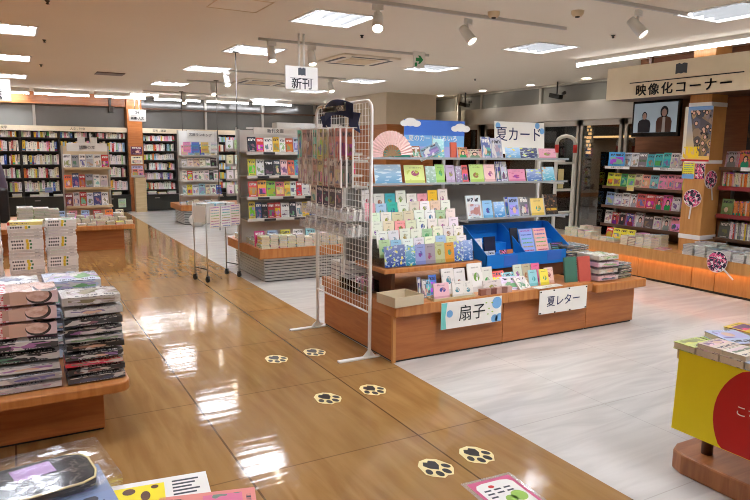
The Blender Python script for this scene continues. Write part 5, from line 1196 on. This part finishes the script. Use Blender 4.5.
# shelves right of the column
FT2 = T((7.42, 4.76, 0)) @ RZ(-90)
gondola(FT2, 1.9, .42, [1.45, 1.21, .875, .60], 1.62, .33, 'dark wall shelves of comics right of the wooden column', backm='brownshelf', shelfm='brownshelf', rail='brownshelf')
P2 = 'of the comic shelves'
face_row('comic_cover', [BK['art'], BK['face']], FT2, .03, 1.5, .06, 1.45, (.13, .16), (.18, .21), .018, 'on the top shelf ' + P2, colors=[(170, 160, 160), (206, 110, 80), (226, 190, 170), (120, 100, 110), (200, 160, 60), (120, 160, 200), (206, 90, 90)])
spine_row('comic_spine', BK['artw'], FT2, .03, 1.45, .05, 1.21, (.014, .018), (.175, .185), .12, 'on the second shelf ' + P2, pal={'pink': 4, 'orange': 2, 'cream': 3, 'brown': 1}, kind='comic spine', cat='comic', gapp=0)
spine_row('comic_spine', BK['artw'], FT2, .2, 1.45, .05, .875, (.014, .018), (.175, .185), .12, 'on the third shelf ' + P2, pal={'orange': 5, 'cream': 3, 'brown': 1}, kind='comic spine', cat='comic', gapp=0)
put_stand(BK['art'], 'comic_cover', (.11, .05, .875), .14, .2, .018, FT2, 0, 8, 'green face-out comic at the left of the third comic shelf', 'comic', None, (120, 150, 90))
spine_row('comic_spine', BK['artw'], FT2, .18, 1.45, .05, .60, (.014, .02), (.19, .21), .12, 'on the lowest shelf ' + P2, pal={'white': 5, 'grey': 4, 'purple': 2, 'yellow': 2, 'red': 1}, kind='comic spine', cat='comic', gapp=0)
put_stand(BK['art'], 'comic_cover', (.1, .05, .60), .14, .2, .018, FT2, 0, 8, 'grey green face-out comic at the left of the lowest comic shelf', 'comic', None, (90, 96, 90))
for k, z in enumerate((1.21, .875)): solo('red_edging', BX(.03, -.02, z - .03, 1.5, -.013, z + .018), 'rededge', 'red edging strip on the %s comic shelf' % ('second', 'third')[k], 'edging strip', None, FT2)
t = thing('shelf_label', 'white lettered strip on the top comic shelf right of the column', 'shelf label', FT2 @ T((.42, -.016, 1.41)))
part('strip', BX(-.14, -.003, 0, .3, 0, .045), 'paper', t); lettering('映像化', .032, t, T((.05, -.0035, .022)) @ STAND, 'inkgrey', .0008)
sheet('poster', T((7.77, 4.74, 0)) @ RZ(-90), .33, 1.66, .5, .68, 'darkposter', 'dark film poster with gold title above the comic shelves')
sheet('poster', T((7.77, 4.74, 0)) @ RZ(-90), .88, 1.66, .5, .68, 'darkposter', 'second dark film poster cut off by the picture edge', (90, 80, 70))
# television
t = thing('television', 'black wall television showing two people against a pale backdrop', 'television', T((7.45, 6.09, 1.825)) @ RZ(-90))
part('bezel', BX(0, 0, 0, .72, .05, .47), 'blackgloss', t, bevel=.006); part('bracket', BX(.2, .05, .1, .5, .33, .36), 'darkmetal', t)
part('screen', BX(.03, -.002, .055, .69, 0, .44), 'screen', t)
M['scr_dark'] = plain('screen_dark', (38, 40, 48), .2); M['scr_brown'] = plain('screen_brown', (84, 58, 50), .2); M['scr_skin'] = plain('screen_skin', (190, 160, 150), .2); M['scr_pale'] = plain('screen_pale', (170, 166, 164), .2)
def screen_person(cx, zb, s_, coat, hair_r):
    P = [(cx - .1 * s_, zb), (cx + .1 * s_, zb), (cx + .105 * s_, zb + .12 * s_), (cx + .085 * s_, zb + .165 * s_), (cx + .03 * s_, zb + .185 * s_), (cx - .03 * s_, zb + .185 * s_), (cx - .085 * s_, zb + .165 * s_), (cx - .105 * s_, zb + .12 * s_)]
    b = MB(); b.prism(P, .002, .003, 0, RX(90)); part('pictured_coat', b, coat, t)
    b = MB(); b.prism([(cx + .046 * hair_r * s_ * math.cos(a * math.pi / 8), zb + .235 * s_ + .058 * hair_r * s_ * math.sin(a * math.pi / 8)) for a in range(16)], .003, .0035, 0, RX(90)); part('pictured_hair', b, 'scr_dark', t)
    b = MB(); b.prism([(cx + .033 * s_ * math.cos(a * math.pi / 8), zb + .225 * s_ + .045 * s_ * math.sin(a * math.pi / 8)) for a in range(16)], .0036, .004, 0, RX(90)); part('pictured_face', b, 'scr_skin', t)
screen_person(.20, .056, .95, 'scr_dark', .9); screen_person(.50, .056, 1.12, 'scr_brown', 1.15)
b = MB(); b.prism([(.475, .056), (.525, .056), (.52, .25), (.48, .25)], .0031, .0036, 0, RX(90)); part('pictured_shirt', b, 'scr_pale', t)
# ================================================================== FRONT RIGHT TABLE
t = thing('promotion_table', 'table of books on a rounded wooden plinth at the right front', 'table', T((2.84, 0, 0)))
b = MB(); b.prism([(.0, .4), (.7, .4), (.7, 1.98), (.10, 1.98), (.03, 1.95), (0, 1.88)], 0, .105); part('plinth', b, 'plinth', t, bevel=.012)
for y in (1.83, .75): part('post', MB().cyl((.13, y, .105), (.13, y, .62), .028, seg=16), 'darkwood', t)
b = MB(); b.box(-.03, .42, .60, .8, 1.93, .655); part('table_top', b, 'palebox', t)
t = thing('promotion_sign', 'yellow panel with a red disc and white characters hanging from the right front table', 'sign', T((2.79, 1.88, .25)) @ RZ(-90))
M_ = MB(); M_.box(-.03, -.006, 0, 1.3, .006, .40, 0, None, RX(-2)); part('board', M_, 'yellow', t)
b = MB(); cx, cz, r_ = .46, .16, .285
b.prism([(cx + r_ * math.cos(a * math.pi / 24), min(.398, max(.003, cz + r_ * math.sin(a * math.pi / 24)))) for a in range(48)], .007, .0085, 0, RX(-2) @ RX(90)); part('red_disc', b, 'redboard', t)
lettering('こちら', .055, t, RX(-2) @ T((.275, -.0105, .205)) @ STAND, 'whiteink', .0008, align='LEFT')
# books on it: cover print up, fore edges to the aisle
TZ = .655
RB = []
def tb(x, y, z, w_, h_, t_, yaw, c, lab, me='art'): put_flat(BK[me], 'table_book', (x, y, z), w_, h_, t_, ID, yaw, lab, 'book', None, c)
cs = [((206, 220, 130), 'pale lime'), ((226, 206, 190), 'pale peach'), ((232, 224, 206), 'cream'), ((196, 210, 230), 'pale blue'), ((226, 226, 222), 'white'), ((236, 220, 150), 'pale yellow')]
for i, (c, nm) in enumerate(cs):
    y = 1.875 - i * .118
    tb(2.865, y, TZ, .17, .115, .034, 178, c, '%s paperback lying along the aisle edge of the promotion table, %s from its corner' % (nm, ordn(i + 1)))
    if i in (1, 2): tb(2.868, y, TZ + .0346, .17, .115, .024, 182, c, '%s paperback on top of a pile at the aisle edge, %s from the table corner' % (nm, ordn(i + 1)))
    if i > 3: tb(2.868, y, TZ + .0346, .17, .115, .024, 179, c, '%s paperback on top of a pile at the aisle edge, %s from the table corner' % (nm, ordn(i + 1)))
tb(3.07, 1.83, TZ, .18, .2, .026, 172, (180, 206, 100), 'pale green large book under the tilted blue one on the right front table')
tb(3.06, 1.80, TZ + .0266, .17, .23, .03, 160, (186, 200, 226), 'large pale blue book lying askew at the table back corner')
tb(3.08, 1.58, TZ, .17, .2, .026, 182, (226, 120, 120), 'pale red and pink large book behind the aisle edge row')
tb(3.10, 1.58, TZ + .0266, .16, .19, .022, 176, (110, 150, 214), 'blue large book lying on the red and pink one')
tb(3.08, 1.36, TZ, .17, .2, .03, 179, (206, 214, 226), 'pale large book near the picture edge on the right front table')
for k in range(6): tb(3.30, 1.62, TZ + k * .0256, .15, .19, .025, 180 + (k % 2) * 2, ((226, 214, 190), (232, 226, 206))[k % 2] if k < 5 else (220, 220, 70), '%s book of the tall cream pile on the right front table, %s' % ('cream' if k < 5 else 'yellow green', 'topmost' if k == 5 else 'number %s from below' % ordn(k + 1)))
tb(3.30, 1.86, TZ, .16, .2, .05, 184, (236, 206, 60), 'yellow large book beside the tall cream pile')
put_stand(CD['text'], 'notice_card', (3.32, 1.75, TZ + .0), .17, .2, .006, ID, -60, 20, 'pink framed notice standing behind the tall cream pile', 'notice', None, (236, 214, 206))
# ================================================================== LEFT TABLE
t = thing('display_table', 'wooden display table of bagged magazines at the left edge', 'table', T((0, 3.53, 0)))
b = MB(); b.prism([(-2.2, 0), (.42, 0), (.455, .012), (.475, .04), (.485, .08), (.485, 4.0), (-2.2, 4.0)], .30, .352); part('table_top', b, 'tableh', t, bevel=.008)
part('base', BX(-2.1, .26, .012, .368, 3.7, .30), 'table', t, bevel=.004); part('toe_strip', BX(-2.08, .27, 0, .36, 3.68, .012), 'black', t)
LZ = .352
bag_stack('bagged_magazine', BG, (.322, 3.73, LZ), .285, .24, [.048, .042, .033, .048, .048, .033, .048, .052, .054, .066], [(60, 60, 64), (34, 34, 38), (206, 60, 70), (40, 40, 44), (30, 30, 34), (150, 150, 150), (46, 46, 50), (36, 36, 40), (206, 204, 200), (190, 184, 176)], 'at the front right corner of the left table')
bag_stack('bagged_magazine', BG[:2], (-.02, 3.74, LZ), .34, .25, [.046, .047, .052, .063, .068], [(190, 190, 194), (170, 168, 170), (200, 198, 196), (40, 40, 44), (50, 50, 54)], 'under the photo bags at the left table front', kind='bagged magazine', jit=3)
zf = LZ + (.046 + .047 + .052 + .063 + .068) * 1.03 + .002
for k in range(3):
    solo('bagged_photo_book', BF[k % 2], None, 'bag with a pink and white portrait cover, %s on the left table front' % ('lowest', 'middle', 'topmost')[k], 'magazine', 'portrait bags on the left table', T((-.03 + .006 * k, 3.74, zf + k * .083)) @ RZ(rng.uniform(-2, 2)) @ SCL(.35, .25, .08), (232, 206, 206))
bag_stack('pale_blue_pack', BG[:2], (.265, 4.25, LZ), .30, .30, [.079] * 6, [(170, 186, 214), (196, 204, 222), (186, 200, 224)], 'behind the front magazines of the left table', kind='bagged pack')
bag_stack('pale_blue_pack', BG[1:], (-.07, 4.25, LZ), .33, .30, [.079] * 6, [(206, 208, 212), (190, 196, 206), (214, 216, 218)], 'behind the portrait bags of the left table', kind='bagged pack')
def mag_col(x, y, w_, d_, n, th, place, cols, top=None):
    z = LZ
    for i in range(n):
        c = cols[0]
        flip = (i // 3) % 2
        pos = 'topmost' if i == n - 1 else ('lowest' if i == 0 else '%s from the top' % ordn(n - i))
        put_flat(BK['blocks'], 'guide_magazine', (x + rng.uniform(-.006, .006), y, z), d_, w_, th, ID, (90 if not flip else -90) + rng.uniform(-1.5, 1.5), 'white magazine %s, %s in the stack %s' % ('spine out' if not flip else 'pages out', pos, place), 'magazine', 'magazines stacked %s' % place, (232, 230, 224))
        z += th + .0006
    return z
z1 = mag_col(.345, 6.5, .25, .2, 20, .0295, 'at the aisle corner of the left table', [(230, 230, 226)])
z2 = mag_col(.06, 6.42, .27, .2, 19, .0295, 'second from the aisle corner', [(230, 230, 226)])
z3 = mag_col(-.25, 6.42, .25, .2, 20, .0295, 'third from the aisle corner', [(226, 220, 216)])
put_flat(BK['art'], 'guide_magazine', (.07, 6.44, z2 + .002), .2, .27, .028, ID, 84, 'yellow and white magazine lying askew on the second magazine stack', 'magazine', None, (226, 206, 120))
# ================================================================== FRONT LEFT CORNER
t = thing('low_table', 'low wooden table under the goods at the bottom left corner', 'table', T((0, 0, 0)))
part('table_top', BX(-1.2, .6, .44, .40, 2.0, .48), 'tableh', t, bevel=.006); part('base', BX(-1.1, .7, 0, .3, 1.9, .44), 'table', t)
put_flat(BK['art'], 'gift_magazine', (.03, 2.15, .481), .36, .3, .02, ID, 186, 'blue and violet magazine under the black pouch at the bottom left', 'magazine', None, (130, 150, 190))
t = thing('pouch_pack', 'black quilted pouch with gold piping and a purple tag in a clear bag', 'pouch', T((-.005, 2.235, .503)) @ RZ(8))
b = MB(); rows = []
out = [(-.2, -.12), (.12, -.12), (.16, -.1), (.175, -.05), (.175, .05), (.16, .09), (.12, .11), (-.2, .11)]
for s_, z in ((1, 0), (1.02, .012), (1.0, .03), (.86, .042), (.4, .047)): rows.append([(p[0] * s_, p[1] * s_, z) for p in out])
b.grid(rows, 0, True); b.prism([(p[0] * .4, p[1] * .4) for p in out], .0465, .0475); part('pouch', b, 'padding', t) if 'padding' in M else part('pouch', b, 'black', t)
b = MB(); b.tube([(p[0] * 1.01, p[1] * 1.01, .031) for p in out], .004, 6, 0, True); part('piping', b, 'cream', t)
M['violet'] = plain('violet_tag', (176, 140, 196), .45); part('paper_tag', BX(-.06, -.03, .049, .06, .055, .051), 'violet', t, RZ(6))
part('clear_bag', bag_mesh('clear_bag', ['bagfilm', 'bagfilm', 'bagfilm'], 31, .3), None, t, T((-.02, 0, -.001)) @ SCL(.50, .34, .06))
t = thing('leaflet_booklet', 'white booklet with a yellow strip and dark drawings at the bottom left', 'booklet', T((.30, 2.0, .481)) @ RZ(-8))
part('cover', BX(-.19, -.13, 0, .20, .13, .012), 'paper', t)
b = MB(); b.box(-.17, -.02, .012, .06, .10, .0125); part('yellow_strip', b, 'yellow', t)
b = MB()
for cx, cy, rx, ry in ((-.13, .03, .035, .05), (-.05, .07, .02, .02), (.0, .03, .015, .03), (.03, .08, .012, .012)): b.prism([(cx + rx * math.cos(a * math.pi / 7), cy + ry * math.sin(a * math.pi / 7)) for a in range(14)], .0126, .013)
part('dark_drawings', b, 'darkwood', t)
b = MB()
for k in range(5): b.box(.085, .09 - k * .022, .0121, .17 - .012 * (k % 3), .10 - k * .022, .0125)
part('small_print', b, 'inkgrey', t)
put_flat(BK['art'], 'pink_booklet', (.46, 1.86, .4815), .2, .3, .012, ID, 75, 'salmon pink striped booklet at the bottom edge of the picture', 'booklet', None, (226, 140, 130))
# ================================================================== FLOOR MARKS
PAD = [(-.048, -.045), (-.02, -.075), (0, -.06), (.02, -.075), (.048, -.045), (.036, -.005), (.0, .03), (-.036, -.005)]
def oval(cx, cy, rx, ry, a0, n=14): return [(cx + rx * math.cos(a) * math.cos(a0) - ry * math.sin(a) * math.sin(a0), cy + rx * math.cos(a) * math.sin(a0) + ry * math.sin(a) * math.cos(a0)) for a in [2 * math.pi * i / n for i in range(n)]]
TOES = [(-.066, .02, .020, .028, R(25)), (-.027, .064, .021, .03, R(8)), (.027, .064, .021, .03, R(-8)), (.066, .02, .020, .028, R(-25))]
bk = MB(); bk.prism([(-.075, -.06), (-.03, -.096), (.03, -.096), (.075, -.06), (.09, -.01), (.102, .03), (.085, .062), (.06, .085), (.035, .108), (.0, .098), (-.035, .108), (-.06, .085), (-.085, .062), (-.102, .03), (-.09, -.01)], .0004, .0012)
pd = MB(); pd.prism(PAD, .0013, .0018)
for q in TOES: pd.prism(oval(*q), .0013, .0018)
me_b = bk.mesh('backing', ['cream']); me_p = pd.mesh('paw_print', ['pads'])
for i, (x, y, lab) in enumerate(((1.68, 4.53, 'paw sticker farthest along the left track of prints'), (2.01, 4.55, 'paw sticker farthest along the right track of prints, nearest the grid stand'), (1.693, 3.625, 'paw sticker in the middle of the left track of prints'), (2.026, 3.62, 'paw sticker in the middle of the right track of prints'), (1.786, 2.522, 'paw sticker nearest the camera in the left track of prints'), (2.06, 2.538, 'paw sticker nearest the camera in the right track of prints'))):
    t = thing('floor_sticker', 'cream and black ' + lab, 'floor sticker', T((x, y, .0)) @ RZ(188) @ SCL(.86, 1, 1), 'paw print stickers on the wood floor')
    part('backing', me_b, None, t); part('paw_print', me_p, None, t)
t = thing('floor_notice', 'laminated pink and white notice stuck to the wood floor', 'notice', T((1.80, 2.325, 0)) @ RZ(-4))
part('laminate', BX(0, -.46, .0004, .29, 0, .0012), 'clear', t); part('pink_border', BX(.022, -.44, .0013, .27, -.02, .0018), 'pinkpaper', t)
b = MB(); b.prism([(.04, -.42), (.252, -.42), (.252, -.08), (.235, -.055), (.2, -.045), (.09, -.045), (.055, -.055), (.04, -.08)], .0019, .0024); part('white_sheet', b, 'paper', t)
b = MB(); b.prism(oval(.12, -.085, .016, .013, 0), .0025, .0028); part('red_emblem', b, 'redink', t)
b = MB(); b.prism(oval(.2, -.2, .04, .045, 0), .0025, .0028); b.prism(oval(.15, -.21, .03, .03, 0), .0025, .0028); part('green_drawing', b, 'leaf', t)
b = MB()
for k in range(7): b.box(.062 + (k % 3) * .055, -.12 - .03 * (k // 3), .0025, .10 + (k % 3) * .055, -.108 - .03 * (k // 3), .0028)
part('small_print', b, 'inkgrey', t)
# ================================================================== PERSON AT THE LEFT EDGE
def skin_mesh(name, verts, edges, radii, mats, root=0):
    me = bpy.data.meshes.new(name); me.from_pydata(verts, edges, []); o = bpy.data.objects.new(name, me); COL.objects.link(o)
    m = o.modifiers.new('s', 'SKIN'); m.use_smooth_shade = True
    for i, r_ in enumerate(radii):
        d = me.skin_vertices[0].data[i]; d.radius = r_ if isinstance(r_, tuple) else (r_, r_); d.use_root = (i == root)
    sd = o.modifiers.new('u', 'SUBSURF'); sd.levels = 2; sd.render_levels = 2
    me2 = bpy.data.meshes.new_from_object(o.evaluated_get(bpy.context.evaluated_depsgraph_get())); me2.name = name
    bpy.data.objects.remove(o); me2.materials.clear()
    for k in mats: me2.materials.append(M[k])
    for p in me2.polygons: p.use_smooth = True
    return me2
pm = T((-.33, 8.1, 0))
t = thing('person', 'person in a mauve jacket with dark trousers, mostly cut off at the left edge', 'person', pm)
V_ = [(0, 0, .95), (0, 0, 1.15), (0, .01, 1.36), (0, 0, 1.47), (0, -.015, 1.56), (0, -.02, 1.66), (.17, 0, 1.40), (.215, .0, 1.15), (.22, -.07, .93), (.22, -.1, .85), (-.17, 0, 1.40), (-.215, 0, 1.15), (-.22, -.07, .93), (-.22, -.1, .85), (.09, 0, .86), (.1, .0, .48), (.1, .03, .08), (.1, -.12, .04), (-.09, 0, .86), (-.1, 0, .48), (-.1, .03, .08), (-.1, -.12, .04)]
E_ = [(0, 1), (1, 2), (2, 3), (3, 4), (4, 5), (2, 6), (6, 7), (7, 8), (8, 9), (2, 10), (10, 11), (11, 12), (12, 13), (0, 14), (14, 15), (15, 16), (16, 17), (0, 18), (18, 19), (19, 20), (20, 21)]
Q_ = [(.15, .1), (.14, .1), (.15, .1), .055, .075, .085, .065, .046, .036, .035, .065, .046, .036, .035, .09, .062, .045, .04, .09, .062, .045, .04]
part('body', skin_mesh('body', V_, E_, Q_, ['skin']), None, t)
part('jacket', skin_mesh('jacket', [V_[i] for i in (0, 1, 2, 6, 7, 8, 10, 11, 12)] + [(0, 0, 1.44)], [(0, 1), (1, 2), (2, 3), (3, 4), (4, 5), (2, 6), (6, 7), (7, 8), (2, 9)], [(.17, .12), (.165, .12), (.17, .12), .08, .06, .048, .08, .06, .048, .07], ['jacket']), None, t)
part('trousers', skin_mesh('trousers', [V_[i] for i in (0, 14, 15, 16, 18, 19, 20)], [(0, 1), (1, 2), (2, 3), (0, 4), (4, 5), (5, 6)], [(.165, .115), .1, .075, .06, .1, .075, .06], ['trousers']), None, t)
b = MB(); b.lathe([(0, .13), (.05, .115), (.085, .07), (.1, 0), (.096, -.06), (.08, -.09)], 16, 0, T((0, .005, 1.66))); part('hair', b, 'hair', t)
b = MB(); b.box(.17, -.16, .78, .27, .14, 1.16); part('shoulder_bag', b, 'black', t, bevel=.03)
# ================================================================== CAMERA, WORLD, EXPOSURE
cd = bpy.data.cameras.new('camera'); cam = bpy.data.objects.new('camera', cd); COL.objects.link(cam)
ya, pi_, ro = R(29.375), R(8.805), R(.622)
fw = Vector((math.sin(ya) * math.cos(pi_), math.cos(ya) * math.cos(pi_), -math.sin(pi_))); rt = Vector((math.cos(ya), -math.sin(ya), 0)); up = rt.cross(fw)
r2 = rt * math.cos(ro) + up * math.sin(ro); u2 = up * math.cos(ro) - rt * math.sin(ro)
cam.matrix_world = Matrix(((r2.x, u2.x, -fw.x, 0), (r2.y, u2.y, -fw.y, 0), (r2.z, u2.z, -fw.z, 1.6), (0, 0, 0, 1)))
cd.sensor_width = 36; cd.lens = 640.84 / 750 * 36; cd.clip_start = .05; cd.clip_end = 60
SC.camera = cam
wd = bpy.data.worlds.new('world'); SC.world = wd; wd.use_nodes = True
wd.node_tree.nodes['Background'].inputs[0].default_value = (.9, .85, .78, 1); wd.node_tree.nodes['Background'].inputs[1].default_value = .05
SC.view_settings.view_transform = 'Standard'; SC.view_settings.look = 'None'; SC.view_settings.gamma = 1; SC.view_settings.exposure = 1.2; SC.view_settings.use_curve_mapping = False
SC.cycles.use_denoising = True; SC.cycles.filter_width = 1.0; SC.cycles.max_bounces = 8; SC.cycles.transparent_max_bounces = 16; SC.cycles.sample_clamp_indirect = 6; SC.cycles.use_light_tree = True
